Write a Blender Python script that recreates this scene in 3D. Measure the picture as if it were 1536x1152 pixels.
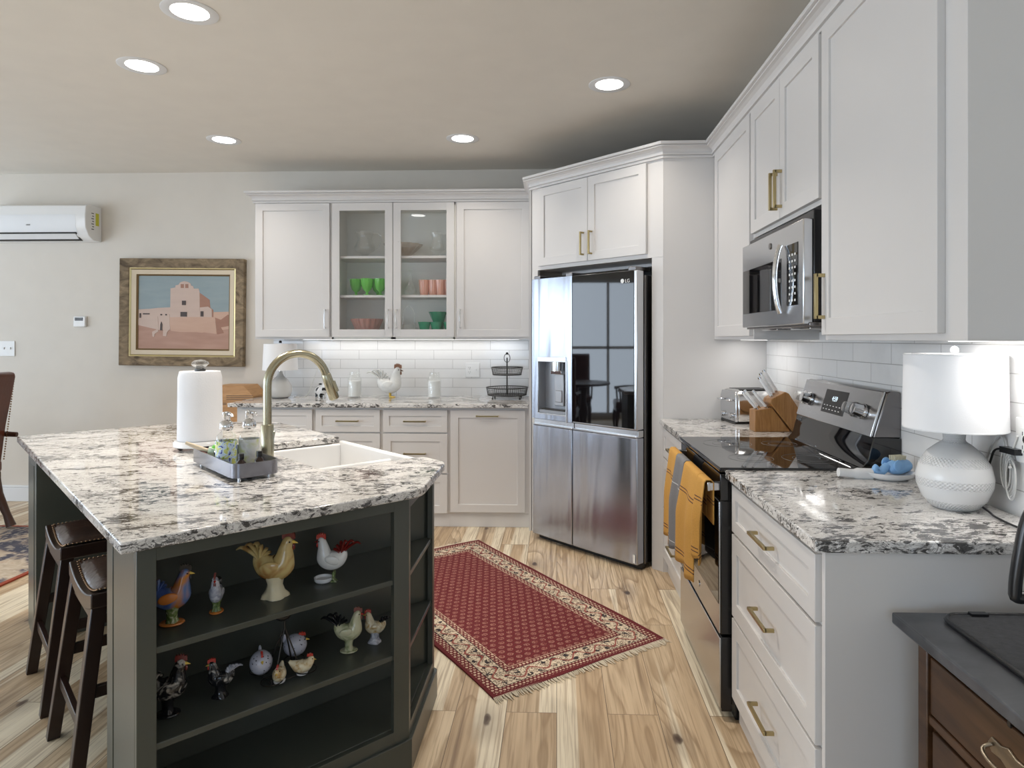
import bpy, bmesh, math, random
from mathutils import Vector, Matrix
for o in list(bpy.data.objects): bpy.data.objects.remove(o)
S = bpy.context.scene
COL = S.collection
PI = math.pi
R = math.radians
random.seed(7)

# ------------------------------------------------------------------ camera, world, big lights, exposure
cam = bpy.data.cameras.new('camera'); camo = bpy.data.objects.new('camera', cam); COL.objects.link(camo)
S.camera = camo
cam.sensor_fit = 'HORIZONTAL'; cam.sensor_width = 36.0; cam.lens = 36.0*985/1536
cam.shift_x = -(799-768)/1536; cam.shift_y = -(576-508)/1536
cam.clip_start = 0.02; cam.clip_end = 60
camo.location = (0, 0, 1.39); camo.rotation_euler = (R(90), 0, math.atan(36/985))

S.view_settings.view_transform = 'Standard'; S.view_settings.look = 'None'
S.view_settings.exposure = 0.0; S.view_settings.gamma = 1.0
S.view_settings.use_curve_mapping = False
S.cycles.transparent_max_bounces = 24

W = bpy.data.worlds.new('world'); S.world = W; W.use_nodes = True
W.node_tree.nodes['Background'].inputs[0].default_value = (0.62, 0.78, 1.0, 1)
W.node_tree.nodes['Background'].inputs[1].default_value = 1.6

def area(name, loc, rot, sx, sy, power, color, shape='RECTANGLE', spread=180):
    l = bpy.data.lights.new(name, 'AREA'); l.shape = shape; l.size = sx; l.size_y = sy
    l.energy = power; l.color = color; l.spread = R(spread)
    o = bpy.data.objects.new(name, l); COL.objects.link(o); o.location = loc; o.rotation_euler = rot
    return o
DAY = (0.56, 0.76, 1.0); DAYL = (0.80, 0.90, 1.0)
# daylight standing in the window openings (left wall x=-7, near wall y=-3.6)
area('daylight', (-7.12, 3.8, 1.24), (0, R(-90), 0), 2.3, 2.9, 82, DAYL)
area('daylight', (-7.12, -0.3, 1.35), (0, R(-90), 0), 1.9, 3.6, 190, DAYL)
area('daylight', (-5.9, -3.72, 1.5), (R(90), 0, 0), 1.7, 1.4, 40, DAY)
area('daylight', (-0.6, -3.72, 1.5), (R(90), 0, 0), 2.0, 1.4, 30, DAY)
CANS_AND_EXTRAS = [(-1.582, 2.778), (-2.143, 3.32), (-2.359, 4.577), (-0.662, 4.608), (0.292, 3.658),
        (-0.35, 2.6), (-4.6, 2.9), (-4.6, 0.4), (-4.2, -2.2)]  # this row: added lamps out of view, for extra light only
CZ = 2.80

# ------------------------------------------------------------------ mesh builder
class B:
    def __init__(s): s.v = []; s.f = []; s.m = []
    def add(s, vs, fs, m=0, T=None):
        n = len(s.v)
        for p in vs:
            p = Vector(p)
            if T is not None: p = T @ p
            s.v.append(p)
        for f in fs: s.f.append([n+i for i in f]); s.m.append(m)
        return s
    def box(s, x0, y0, z0, x1, y1, z1, m=0, T=None):
        v = [(x0,y0,z0),(x1,y0,z0),(x1,y1,z0),(x0,y1,z0),(x0,y0,z1),(x1,y0,z1),(x1,y1,z1),(x0,y1,z1)]
        return s.add(v, [(0,3,2,1),(4,5,6,7),(0,1,5,4),(1,2,6,5),(2,3,7,6),(3,0,4,7)], m, T)
    def prism(s, pts, z0, z1, m=0, T=None):
        n = len(pts)
        a = sum(pts[i][0]*pts[(i+1)%n][1]-pts[(i+1)%n][0]*pts[i][1] for i in range(n))
        if a < 0: pts = pts[::-1]
        v = [(x,y,z0) for x,y in pts]+[(x,y,z1) for x,y in pts]
        f = [tuple(range(n))[::-1], tuple(range(n, 2*n))]+[(i,(i+1)%n,n+(i+1)%n,n+i) for i in range(n)]
        return s.add(v, f, m, T)
    def quad(s, p, m=0, T=None): return s.add(p, [tuple(range(len(p)))], m, T)
    def lathe(s, prof, seg=28, c=(0,0,0), m=0, T=None, sc=(1,1), rip=None):
        v = []; f = []
        for k, (r, z) in enumerate(prof):
            for i in range(seg):
                a = 2*PI*i/seg
                rr = r*(1+(rip(a, z) if rip else 0))
                v.append((c[0]+rr*math.cos(a)*sc[0], c[1]+rr*math.sin(a)*sc[1], c[2]+z))
        for k in range(len(prof)-1):
            for i in range(seg):
                j = (i+1) % seg
                f.append((k*seg+i, k*seg+j, (k+1)*seg+j, (k+1)*seg+i))
        if prof[0][0] > 1e-6: f.append(tuple(range(seg))[::-1])
        if prof[-1][0] > 1e-6: f.append(tuple((len(prof)-1)*seg+i for i in range(seg)))
        return s.add(v, f, m, T)
    def cyl(s, p0, p1, r, r1=None, seg=20, m=0, T=None):
        return s.tube([p0, p1], [r, r if r1 is None else r1], seg, m, T)
    def tube(s, pts, r, seg=10, m=0, T=None, flat=1.0, closed=False, up=None, cap=True):
        pts = [Vector(p) for p in pts]; n = len(pts)
        if not hasattr(r, '__len__'): r = [r]*n
        v = []; f = []; prev = None
        for i, p in enumerate(pts):
            if closed: t = pts[(i+1)%n]-pts[i-1]
            else: t = pts[min(i+1,n-1)]-pts[max(i-1,0)]
            t.normalize()
            if prev is None:
                u = Vector(up) if up else (Vector((0,0,1)) if abs(t.z) < .9 else Vector((0,1,0)))
            else: u = prev
            a = (u-t*u.dot(t))
            if a.length < 1e-6: a = t.orthogonal()
            a.normalize(); prev = a
            b = t.cross(a)
            for k in range(seg):
                an = 2*PI*k/seg
                v.append(p+(a*math.cos(an)+b*math.sin(an)*flat)*r[i])
        for i in range(n if closed else n-1):
            j = (i+1) % n
            for k in range(seg):
                l = (k+1) % seg
                f.append((i*seg+k, i*seg+l, j*seg+l, j*seg+k))
        if cap and not closed:
            f.append(tuple(range(seg))[::-1]); f.append(tuple((n-1)*seg+k for k in range(seg)))
        return s.add(v, f, m, T)
    def ell(s, c, r, m=0, T=None, seg=20, rot=None):
        prof = [(math.sin(PI*k/12), -math.cos(PI*k/12)) for k in range(13)]
        prof[0] = (0, -1); prof[-1] = (0, 1)
        M = Matrix.Translation(c) @ (rot.to_4x4() if rot else Matrix()) @ Matrix.Diagonal((r[0], r[1], r[2], 1))
        if T is not None: M = T @ M
        return s.lathe(prof, seg, m=m, T=M)
    def obj(s, name, mats, parent=None, bev=0, bseg=2, smooth=38, loc=None, rot=None, **tags):
        me = bpy.data.meshes.new(name)
        bm = bmesh.new()
        vs = [bm.verts.new(p) for p in s.v]
        for f, m in zip(s.f, s.m):
            try:
                q = bm.faces.new([vs[i] for i in f]); q.material_index = m
            except ValueError: pass
        bmesh.ops.remove_doubles(bm, verts=bm.verts, dist=1e-6)
        bmesh.ops.recalc_face_normals(bm, faces=bm.faces)
        bm.to_mesh(me); bm.free()
        if not isinstance(mats, (list, tuple)): mats = [mats]
        for x in mats: me.materials.append(x)
        for p in me.polygons: p.use_smooth = True
        me.set_sharp_from_angle(angle=R(smooth))
        o = bpy.data.objects.new(name, me); COL.objects.link(o)
        if parent is not None: o.parent = parent
        if loc: o.location = loc
        if rot: o.rotation_euler = rot
        if bev:
            b = o.modifiers.new('bevel', 'BEVEL'); b.width = bev; b.segments = bseg
            b.limit_method = 'ANGLE'; b.angle_limit = R(35); b.harden_normals = False
        for k, x in tags.items(): o[k] = x
        return o

def spl(pts, n=6):
    """Catmull-Rom through tuples of any dimension"""
    P = [tuple(p) for p in pts]; out = []
    for i in range(len(P)-1):
        p0 = P[max(i-1,0)]; p1 = P[i]; p2 = P[i+1]; p3 = P[min(i+2,len(P)-1)]
        for k in range(n):
            t = k/n
            out.append(tuple(.5*((2*b)+(-a+c)*t+(2*a-5*b+4*c-d)*t*t+(-a+3*b-3*c+d)*t**3) for a,b,c,d in zip(p0,p1,p2,p3)))
    out.append(P[-1]); return out

def thing(name, label, cat, loc=(0,0,0), rz=0, group=None):
    o = bpy.data.objects.new(name, None); COL.objects.link(o); o.empty_display_size = .05
    o.location = loc; o.rotation_euler = (0, 0, rz); o['label'] = label; o['category'] = cat
    if group: o['group'] = group
    return o
def tag(o, label, cat, group=None):
    o['label'] = label; o['category'] = cat
    if group: o['group'] = group
    return o
def struct(b, name, mats, **k):
    o = b.obj(name, mats, **k); o['kind'] = 'structure'; return o
def dup(root, loc=None, rz=None, label=None):
    def cp(o, par):
        c = o.copy(); COL.objects.link(c)
        if par is not None: c.parent = par
        for ch in list(o.children): cp(ch, c)
        return c
    c = cp(root, None)
    if loc is not None: c.location = loc
    if rz is not None: c.rotation_euler = (0, 0, rz)
    if label: c['label'] = label
    return c

# ------------------------------------------------------------------ node helpers
class NT:
    def __init__(s, name):
        s.mat = bpy.data.materials.new(name); s.mat.use_nodes = True
        s.t = s.mat.node_tree; s.t.nodes.clear()
        s.out = s.t.nodes.new('ShaderNodeOutputMaterial')
        s.b = s.t.nodes.new('ShaderNodeBsdfPrincipled'); s.t.links.new(s.b.outputs[0], s.out.inputs[0])
        s._co = None
    def n(s, ty, **k):
        x = s.t.nodes.new(ty)
        for a, b in k.items(): setattr(x, a, b)
        return x
    def lk(s, a, b): s.t.links.new(a, b)
    def put(s, inp, v):
        if v is None: return
        if hasattr(v, 'is_linked') or hasattr(v, 'node'): s.lk(v, inp)
        else:
            if isinstance(v, (tuple, list)) and len(v) == 3 and inp.type == 'RGBA': v = (*v, 1)
            inp.default_value = v
    def co(s):
        if s._co is None: s._co = s.n('ShaderNodeTexCoord').outputs['Object']
        return s._co
    def m(s, op, a, b=None, c=None, clamp=False):
        x = s.n('ShaderNodeMath', operation=op, use_clamp=clamp)
        s.put(x.inputs[0], a)
        if b is not None: s.put(x.inputs[1], b)
        if c is not None: s.put(x.inputs[2], c)
        return x.outputs[0]
    def xyz(s, v=None):
        x = s.n('ShaderNodeSeparateXYZ'); s.lk(v or s.co(), x.inputs[0]); return x.outputs
    def vec(s, x, y, z=0.0):
        c = s.n('ShaderNodeCombineXYZ'); s.put(c.inputs[0], x); s.put(c.inputs[1], y); s.put(c.inputs[2], z); return c.outputs[0]
    def map(s, v=None, scale=(1,1,1), rot=(0,0,0), loc=(0,0,0)):
        x = s.n('ShaderNodeMapping'); s.lk(v or s.co(), x.inputs[0])
        x.inputs['Scale'].default_value = scale; x.inputs['Rotation'].default_value = rot; x.inputs['Location'].default_value = loc
        return x.outputs[0]
    def noise(s, v=None, scale=5, detail=3, rough=.5, dist=0, w=None):
        x = s.n('ShaderNodeTexNoise'); s.lk(v or s.co(), x.inputs['Vector'])
        if w is not None: x.noise_dimensions = '4D'; s.put(x.inputs['W'], w)
        x.inputs['Scale'].default_value = scale; x.inputs['Detail'].default_value = detail
        x.inputs['Roughness'].default_value = rough; x.inputs['Distortion'].default_value = dist
        return x.outputs['Fac']
    def vor(s, v=None, scale=5, feature='F1', out='Distance', rnd=1.0):
        x = s.n('ShaderNodeTexVoronoi', feature=feature); s.lk(v or s.co(), x.inputs['Vector'])
        x.inputs['Scale'].default_value = scale; x.inputs['Randomness'].default_value = rnd
        return x.outputs[out]
    def ramp(s, f, stops, const=False):
        x = s.n('ShaderNodeValToRGB'); s.put(x.inputs[0], f); e = x.color_ramp.elements
        if const: x.color_ramp.interpolation = 'CONSTANT'
        while len(e) < len(stops): e.new(.5)
        for a, (p, c) in zip(e, stops):
            a.position = p; a.color = (c, c, c, 1) if not hasattr(c, '__len__') else (*c, 1)
        return x.outputs[0]
    def mix(s, f, a, b, blend='MIX'):
        x = s.n('ShaderNodeMix', data_type='RGBA', blend_type=blend); s.put(x.inputs[0], f); s.put(x.inputs[6], a); s.put(x.inputs[7], b)
        return x.outputs[2]
    def bump(s, h, st=.3, dist=.01):
        x = s.n('ShaderNodeBump'); x.inputs['Strength'].default_value = st; x.inputs['Distance'].default_value = dist
        s.lk(h, x.inputs['Height']); s.lk(x.outputs[0], s.b.inputs['Normal'])
    def set(s, color=None, rough=None, metal=None, **k):
        if color is not None: s.put(s.b.inputs['Base Color'], color)
        if rough is not None: s.put(s.b.inputs['Roughness'], rough)
        if metal is not None: s.b.inputs['Metallic'].default_value = metal
        for a, v in k.items(): s.put(s.b.inputs[a.replace('_', ' ')], v)
        return s.mat
def srgb(r, g, b):
    f = lambda c: (c/255/12.92) if c/255 <= .04045 else ((c/255+.055)/1.055)**2.4
    return (f(r), f(g), f(b))
def plain(name, c, rough=.5, metal=0, var=.04, vs=6, bump=0, bs=60, **k):
    """procedural: a base colour with a faint unevenness of its own"""
    t = NT(name); n = t.noise(scale=vs, detail=2)
    a = tuple(x*(1-var) for x in c); b = tuple(min(1, x*(1+var)) for x in c)
    t.set(t.mix(n, a, b), rough, metal, **k)
    if bump: t.bump(t.noise(scale=bs, detail=3), bump, .004)
    return t.mat
def emit(name, c, st):
    t = NT(name); t.set((0,0,0), .5, Emission_Color=c, Emission_Strength=st); return t.mat
def glass(name, tint, body=0.0, edge=.75, rough=.03):
    """clear glass: tinted see-through body, glossy at grazing angles"""
    t = NT(name); t.t.nodes.remove(t.b)
    tr = t.n('ShaderNodeBsdfTransparent'); tr.inputs[0].default_value = (*tint, 1)
    gl = t.n('ShaderNodeBsdfGlossy'); gl.inputs[0].default_value = (1,1,1,1); gl.inputs['Roughness'].default_value = rough
    df = t.n('ShaderNodeBsdfDiffuse'); df.inputs[0].default_value = (*tint, 1)
    lw = t.n('ShaderNodeLayerWeight'); lw.inputs[0].default_value = .35
    a = t.n('ShaderNodeMixShader'); a.inputs[0].default_value = body; t.lk(tr.outputs[0], a.inputs[1]); t.lk(df.outputs[0], a.inputs[2])
    f = t.m('MULTIPLY_ADD', t.m('POWER', lw.outputs['Facing'], 1.6), edge, .03)
    f = t.m('MULTIPLY', f, t.m('MULTIPLY_ADD', t.noise(scale=30), .6, .7), clamp=True)
    b = t.n('ShaderNodeMixShader'); t.lk(f, b.inputs[0]); t.lk(a.outputs[0], b.inputs[1]); t.lk(gl.outputs[0], b.inputs[2])
    t.lk(b.outputs[0], t.out.inputs[0]); return t.mat

# ------------------------------------------------------------------ materials
M = {}
M['wall'] = plain('wall_paint', (.69,.645,.58), .85, bump=.08, bs=180)
M['wall_r'] = plain('wall_paint_plain', (.74,.71,.66), .85)
M['ceil'] = plain('ceiling_paint', (.74,.70,.63), .9, bump=.1, bs=220)
M['white'] = plain('cabinet_white', (.68,.66,.645), .42, var=.01)
M['white_in'] = plain('cabinet_interior', (.80,.80,.75), .5, var=.01)
M['trim'] = plain('trim_white', (.74,.75,.76), .4, var=.01)
M['green'] = plain('island_green_paint', (.066,.072,.060), .28, var=.06, bump=.04, bs=120)
M['gold'] = plain('brushed_gold', (.46,.37,.19), .30, 1)
M['nickel'] = plain('brushed_nickel', (.42,.39,.28), .26, 1, bump=.03, bs=300)
M['chrome'] = plain('chrome', (.75,.75,.76), .08, 1)
M['black'] = plain('black_plastic', (.012,.012,.013), .25)
M['blackgloss'] = plain('black_glass', (.004,.004,.005), .03, Specular_IOR_Level=.8)
M['darkmetal'] = plain('dark_wire', (.05,.045,.04), .4, .7)
M['ceramic'] = plain('white_ceramic', (.82,.82,.82), .12, var=.01)
M['plate'] = plain('switch_plastic', (.80,.80,.79), .3, var=.01)
M['paper'] = plain('paper', (.82,.82,.84), .9, bump=.25, bs=160)
M['shade'] = plain('lamp_fabric', (.86,.86,.87), .8, bump=.1, bs=400)
M['leather'] = plain('dark_leather', (.045,.022,.016), .26, var=.3, vs=14, bump=.5, bs=45)
M['espresso'] = plain('espresso_wood', (.022,.010,.007), .28, var=.3)
M['tan_trim'] = plain('brass_nail', (.30,.19,.10), .4, .6)
M['rubber'] = plain('grey_mat', (.045,.047,.052), .95, var=.4, vs=70, bump=.6, bs=220)
M['pane'] = glass('window_pane', (1,1,1), 0, .35, .01)
M['clear'] = glass('clear_glass', (.975,.98,.975), .05, .38)
M['acrylic'] = glass('clear_acrylic', (.85,.86,.86), .05, 1.0)
M['greenglass'] = glass('green_glass', (.24,.80,.12), .45, .4)
M['tealglass'] = glass('teal_glass', (.06,.55,.32), .45, .4)
M['pinkglass'] = glass('pink_glass', (.95,.66,.54), .40, .5)
M['roseglass'] = glass('rose_glass', (.72,.42,.36), .45, .6)
M['can'] = emit('lamp_disc', (1,.98,.95), 12)
M['undercab'] = emit('undercab_strip', (1,.98,.95), 6)
M['blue'] = plain('blue_silicone', (.25,.48,.80), .45, bump=.3, bs=60)
M['brass_old'] = plain('old_brass', (.42,.36,.28), .35, 1, var=.3, bump=.3, bs=90)
M['terracotta'] = plain('orange_glaze', (.62,.20,.04), .15)
M['red'] = plain('red_glaze', (.45,.03,.02), .15)
M['darkred'] = plain('dark_red_glaze', (.16,.015,.012), .15)
M['cream'] = plain('cream_glaze', (.70,.62,.42), .15, var=.15, vs=30)
M['yellowglaze'] = plain('yellow_glaze', (.75,.52,.10), .2)
M['blackglaze'] = plain('black_glaze', (.012,.012,.014), .08)
M['blueglaze'] = plain('blue_glaze', (.06,.11,.32), .12)

def steel(name, c=(.60,.61,.63), rough=.2, wob=0.0, vert=True):
    t = NT(name)
    n = t.noise(t.map(scale=(260,260,2) if vert else (2,2,260)), 1, 2)
    t.set(c, t.m('MULTIPLY_ADD', n, .10, rough-.05), 1)
    if wob:
        h = t.noise(t.map(scale=(4.6,4.6,.55)), 1, 2, .45, .5); t.bump(h, wob, .05)
    return t.mat
M['steel'] = steel('stainless', rough=.24)
M['fridge_steel'] = steel('fridge_stainless', (.44,.47,.54), .23, .45)
M['toaster_steel'] = steel('polished_steel', (.68,.67,.66), .12, .12)
M['darksteel'] = steel('dark_stainless', (.22,.21,.21), .25)

def granite():
    t = NT('granite')
    c = t.map(scale=(1,1,1.35), rot=(0,0,R(-10)))
    wob = t.n('ShaderNodeTexNoise'); t.lk(c, wob.inputs['Vector']); wob.inputs['Scale'].default_value = 7; wob.inputs['Detail'].default_value = 3
    cw = t.n('ShaderNodeVectorMath', operation='MULTIPLY_ADD'); t.lk(wob.outputs['Color'], cw.inputs[0]); cw.inputs[1].default_value = (.05,.05,.05); t.lk(c, cw.inputs[2]); cw = cw.outputs[0]
    w = t.noise(c, 2.2, 3, .5)
    a = t.noise(t.map(cw, (24,44,44)), 1, 7, .70, 1.0)          # short dark flecks
    v = t.noise(t.map(cw, (13,22,22), loc=(3,1,0)), 1, 6, .66, 1.5)  # grey veins
    v2 = t.noise(t.map(cw, (20,34,34), loc=(7,5,2)), 1, 5, .6, 1.2)
    fine = t.noise(c, 110, 3, .7)
    big = t.ramp(t.noise(t.map(c, (2.6,4.2,4.2), loc=(5,2,1)), 1, 4, .65, 1.5), [(.40,0),(.60,1)])
    dark = t.ramp(t.m('ADD', a, t.m('MULTIPLY', big, .12)), [(.60,0),(.635,1)])
    mid = t.ramp(t.m('ADD', v, t.m('MULTIPLY', big, .06)), [(.54,0),(.66,1)])
    ridge = t.ramp(t.m('ABSOLUTE', t.m('SUBTRACT', v, .5)), [(0,1),(.030,0)])
    ridge2 = t.ramp(t.m('ABSOLUTE', t.m('SUBTRACT', v2, .48)), [(0,1),(.022,0)])
    col = t.mix(w, (.84,.83,.82), (.74,.71,.67))
    col = t.mix(t.m('MULTIPLY', mid, .4), col, (.36,.33,.30))
    col = t.mix(t.m('MULTIPLY', ridge2, t.m('MULTIPLY_ADD', big, .45, .25)), col, (.17,.15,.14))
    col = t.mix(t.m('MULTIPLY', ridge, t.m('MULTIPLY_ADD', big, .65, .20)), col, (.07,.06,.055))
    col = t.mix(t.m('MULTIPLY', dark, .9), col, (.022,.020,.020))
    col = t.mix(t.m('MULTIPLY', t.ramp(fine, [(.53,0),(.66,1)]), .25), col, (.22,.21,.19))
    return t.set(col, .06, Specular_IOR_Level=.55)
M['granite'] = granite()

def planks():
    t = NT('hickory_planks')
    x, y, z = t.xyz()
    br = t.n('ShaderNodeTexBrick'); br.offset = .37; br.offset_frequency = 2; br.squash = 1
    t.lk(t.vec(y, x, 0), br.inputs['Vector'])
    br.inputs['Color1'].default_value = (0,0,0,1); br.inputs['Color2'].default_value = (1,1,1,1); br.inputs['Mortar'].default_value = (.5,.5,.5,1)
    br.inputs['Scale'].default_value = 1; br.inputs['Mortar Size'].default_value = .0013; br.inputs['Mortar Smooth'].default_value = .3
    br.inputs['Brick Width'].default_value = 1.22; br.inputs['Row Height'].default_value = .188; br.inputs['Bias'].default_value = 0
    rnd = t.n('ShaderNodeSeparateColor'); t.lk(br.outputs['Color'], rnd.inputs[0]); rnd = rnd.outputs[0]
    w = t.m('MULTIPLY', rnd, 37.0)
    g = t.noise(t.map(scale=(26,1.3,1)), 1, 5, .6, 1.4, w)
    g2 = t.noise(t.map(scale=(5.5,.55,1)), 1, 3, .5, .6, w)
    rings = t.m('FRACT', t.m('ADD', t.m('MULTIPLY', t.noise(t.map(scale=(4.2,.75,1)), 1, 2, .4, .4, w), 13), t.m('MULTIPLY', g2, 2.5)))
    rings = t.ramp(rings, [(0,0),(.6,.18),(.9,1),(1,0)])
    fineg = t.noise(t.map(scale=(95,2.2,1)), 1, 3, .6, .4, w)
    col = t.ramp(t.m('MULTIPLY_ADD', rnd, .60, t.m('MULTIPLY', g2, .45)), [(.12,(.50,.36,.225)),(.36,(.64,.49,.325)),(.58,(.74,.60,.42)),(.85,(.52,.38,.24))])
    sap = t.ramp(t.noise(t.map(scale=(7.5,.16,1)), 1, 1, .4, .25, w), [(.56,0),(.575,1)])
    col = t.mix(t.m('MULTIPLY', sap, .85), col, (.86,.78,.61))
    col = t.mix(t.m('MULTIPLY', rings, t.m('MULTIPLY_ADD', sap, -.48, .60)), col, (.28,.18,.095))
    col = t.mix(t.m('MULTIPLY', t.ramp(g, [(.42,0),(.72,1)]), t.m('MULTIPLY_ADD', sap, -.35, .6)), col, (.30,.20,.11))
    col = t.mix(t.m('MULTIPLY', t.ramp(fineg, [(.50,0),(.62,1)]), .5), col, (.26,.17,.095))
    dk = t.ramp(t.noise(t.map(scale=(9,.45,1), loc=(4,3,0)), 1, 4, .6, 1.0, w), [(.60,0),(.68,1)])
    col = t.mix(t.m('MULTIPLY', dk, .65), col, (.17,.10,.055))
    kx = t.n('ShaderNodeTexVoronoi', voronoi_dimensions='2D'); kn = t.n('ShaderNodeTexNoise'); t.lk(t.map(scale=(9,5,1)), kn.inputs['Vector']); kn.inputs['Scale'].default_value = 1; kn.inputs['Detail'].default_value = 3; kv_ = t.n('ShaderNodeVectorMath', operation='MULTIPLY_ADD'); t.lk(kn.outputs['Color'], kv_.inputs[0]); kv_.inputs[1].default_value = (.16,.16,0); t.lk(t.map(scale=(2.6,1.25,1), loc=(.27,.17,0)), kv_.inputs[2]); t.lk(kv_.outputs[0], kx.inputs['Vector']); kx.inputs['Scale'].default_value = 1; kv = kx.outputs['Distance']
    knot = t.ramp(t.m('ADD', kv, t.m('MULTIPLY', g, .02)), [(.02,1),(.040,.85),(.052,.35),(.11,.22),(.20,0)])
    col = t.mix(knot, col, (.075,.045,.03))
    col = t.mix(br.outputs['Fac'], col, (.12,.08,.05))
    t.set(col, t.m('MULTIPLY_ADD', g, .2, .30))
    t.bump(t.m('SUBTRACT', t.m('MULTIPLY', g, .2), br.outputs['Fac']), .25, .002)
    return t.mat
M['floor'] = planks()

def tile(name, axis):
    t = NT(name); x, y, z = t.xyz()
    h = x if axis == 'x' else y
    off = .5 if False else 0
    u = t.m('ADD', h, 1.183 if axis == 'x' else -2.64); v = t.m('SUBTRACT', z, 1.217-.078*10)
    br = t.n('ShaderNodeTexBrick'); br.offset = .5; t.lk(t.vec(t.m('ADD', u, .3157*10+(0 if axis == 'x' else .3157/2)), v, 0), br.inputs['Vector'])
    br.inputs['Color1'].default_value = (0,0,0,1); br.inputs['Color2'].default_value = (1,1,1,1)
    br.inputs['Scale'].default_value = 1; br.inputs['Mortar Size'].default_value = .0016; br.inputs['Mortar Smooth'].default_value = .2
    br.inputs['Brick Width'].default_value = .3157; br.inputs['Row Height'].default_value = .078
    col = t.mix(t.noise(scale=3), (.74,.735,.725), (.80,.795,.79))
    col = t.mix(br.outputs['Fac'], col, (.40,.39,.38))
    rg = t.m('MULTIPLY_ADD', br.outputs['Fac'], .6, .07)
    t.set(col, rg)
    t.bump(t.m('SUBTRACT', t.m('MULTIPLY', t.noise(scale=13, detail=2), 1.3), br.outputs['Fac']), .35, .0035)
    return t.mat
M['tile_x'] = tile('subway_tile_back', 'x'); M['tile_y'] = tile('subway_tile_right', 'y')

def wood(name, c1, c2, sc=(2,2,22), rough=.4, dist=1.2):
    t = NT(name); g = t.noise(t.map(scale=sc), 1.4, 5, .6, dist)
    t.set(t.ramp(g, [(.3,c1),(.7,c2)]), rough); t.bump(g, .15, .003); return t.mat
M['oak'] = wood('honey_wood', (.25,.11,.03), (.42,.21,.07), (40,40,4), .35)
M['maple'] = wood('maple_wood', (.40,.20,.07), (.56,.31,.13), (3,3,30), .45)
M['antique'] = wood('antique_wood', (.035,.015,.006), (.095,.045,.020), (2,3,14), .3)
M['barn'] = wood('weathered_wood', (.07,.045,.022), (.34,.25,.15), (5,5,9), .75, 1.2)
M['slatetop'] = wood('dark_table_top', (.035,.037,.042), (.10,.105,.115), (5,2,5), .3)

def spotted(name, base, dots, sc=55, th=.25, rough=.15):
    t = NT(name); d = t.ramp(t.vor(scale=sc), [(th,1),(th+.05,0)]); t.set(t.mix(d, base, dots), rough); return t.mat
def patch(name, cols, sc=25, rough=.13):
    t = NT(name); n = t.noise(scale=sc, detail=2, rough=.5, dist=1)
    k = len(cols); t.set(t.ramp(n, [(.3+.4*i/max(1,k-1), c) for i, c in enumerate(cols)]), rough); return t.mat
M['speckle_hen'] = spotted('speckled_white_glaze', (.52,.52,.60), (.03,.03,.04), 95, .17)
M['tanhen'] = patch('tan_brown_glaze', [(.30,.10,.02),(.55,.40,.16),(.62,.50,.24)], 16)
M['blueorange'] = patch('blue_orange_glaze', [(.05,.09,.28),(.12,.18,.35),(.55,.20,.03),(.6,.24,.04)], 11)
M['palegreen'] = patch('pale_green_glaze', [(.20,.24,.10),(.55,.55,.36),(.62,.58,.42)], 30)
M['greenleaf'] = patch('green_leaf_glaze', [(.04,.08,.02),(.18,.24,.08),(.62,.60,.45)], 60)
M['greywhite'] = patch('grey_white_glaze', [(.25,.26,.33),(.66,.66,.70)], 60)
M['blackwhite'] = patch('black_white_glaze', [(.012,.012,.014),(.014,.014,.016),(.60,.56,.50)], 40)
M['whitehen'] = patch('white_hen_glaze', [(.78,.78,.76),(.70,.70,.68)], 30)
M['creamhen'] = patch('cream_hen_glaze', [(.45,.26,.08),(.72,.62,.42),(.78,.72,.55)], 45)
# ================================================================== the room
XL, XR, YN, YF = -7.0, 1.248, -3.6, 5.46
struct(B().box(XL-.1, YN-.1, -.05, XR+.1, YF+.1, 0), 'floor', M['floor'])
struct(B().box(XL-.1, YN-.1, CZ, XR+.1, YF+.1, CZ+.06), 'ceiling', M['ceil'])
struct(B().box(XL-.1, YF, 0, XR+.1, YF+.1, CZ), 'wall_back', M['wall'])
struct(B().box(XR, YN-.1, 0, XR+.1, YF, CZ), 'wall_right', M['wall_r'])
def wall_holes(axis, fixed0, fixed1, a0, a1, holes):
    b = B(); xs = a0
    def bx(p, q, z0, z1):
        if q-p < 1e-4 or z1-z0 < 1e-4: return
        if axis == 'y': b.box(fixed0, p, z0, fixed1, q, z1)
        else: b.box(p, fixed0, z0, q, fixed1, z1)
    for (h0, h1, z0, z1) in holes:
        bx(xs, h0, 0, CZ); bx(h0, h1, 0, z0); bx(h0, h1, z1, CZ); xs = h1
    bx(xs, a1, 0, CZ); return b
HL = [(-2.2, 1.6, .35, 2.35), (2.3, 5.3, .05, 2.42)]; HN = [(-6.75, -5.05, .8, 2.2), (-1.6, .4, .8, 2.2)]
struct(wall_holes('y', XL-.1, XL, YN, YF, HL), 'wall_left', M['wall_r'])
struct(wall_holes('x', YN-.1, YN, XL-.1, XR, HN), 'wall_near', M['wall_r'])
k = 0
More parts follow.
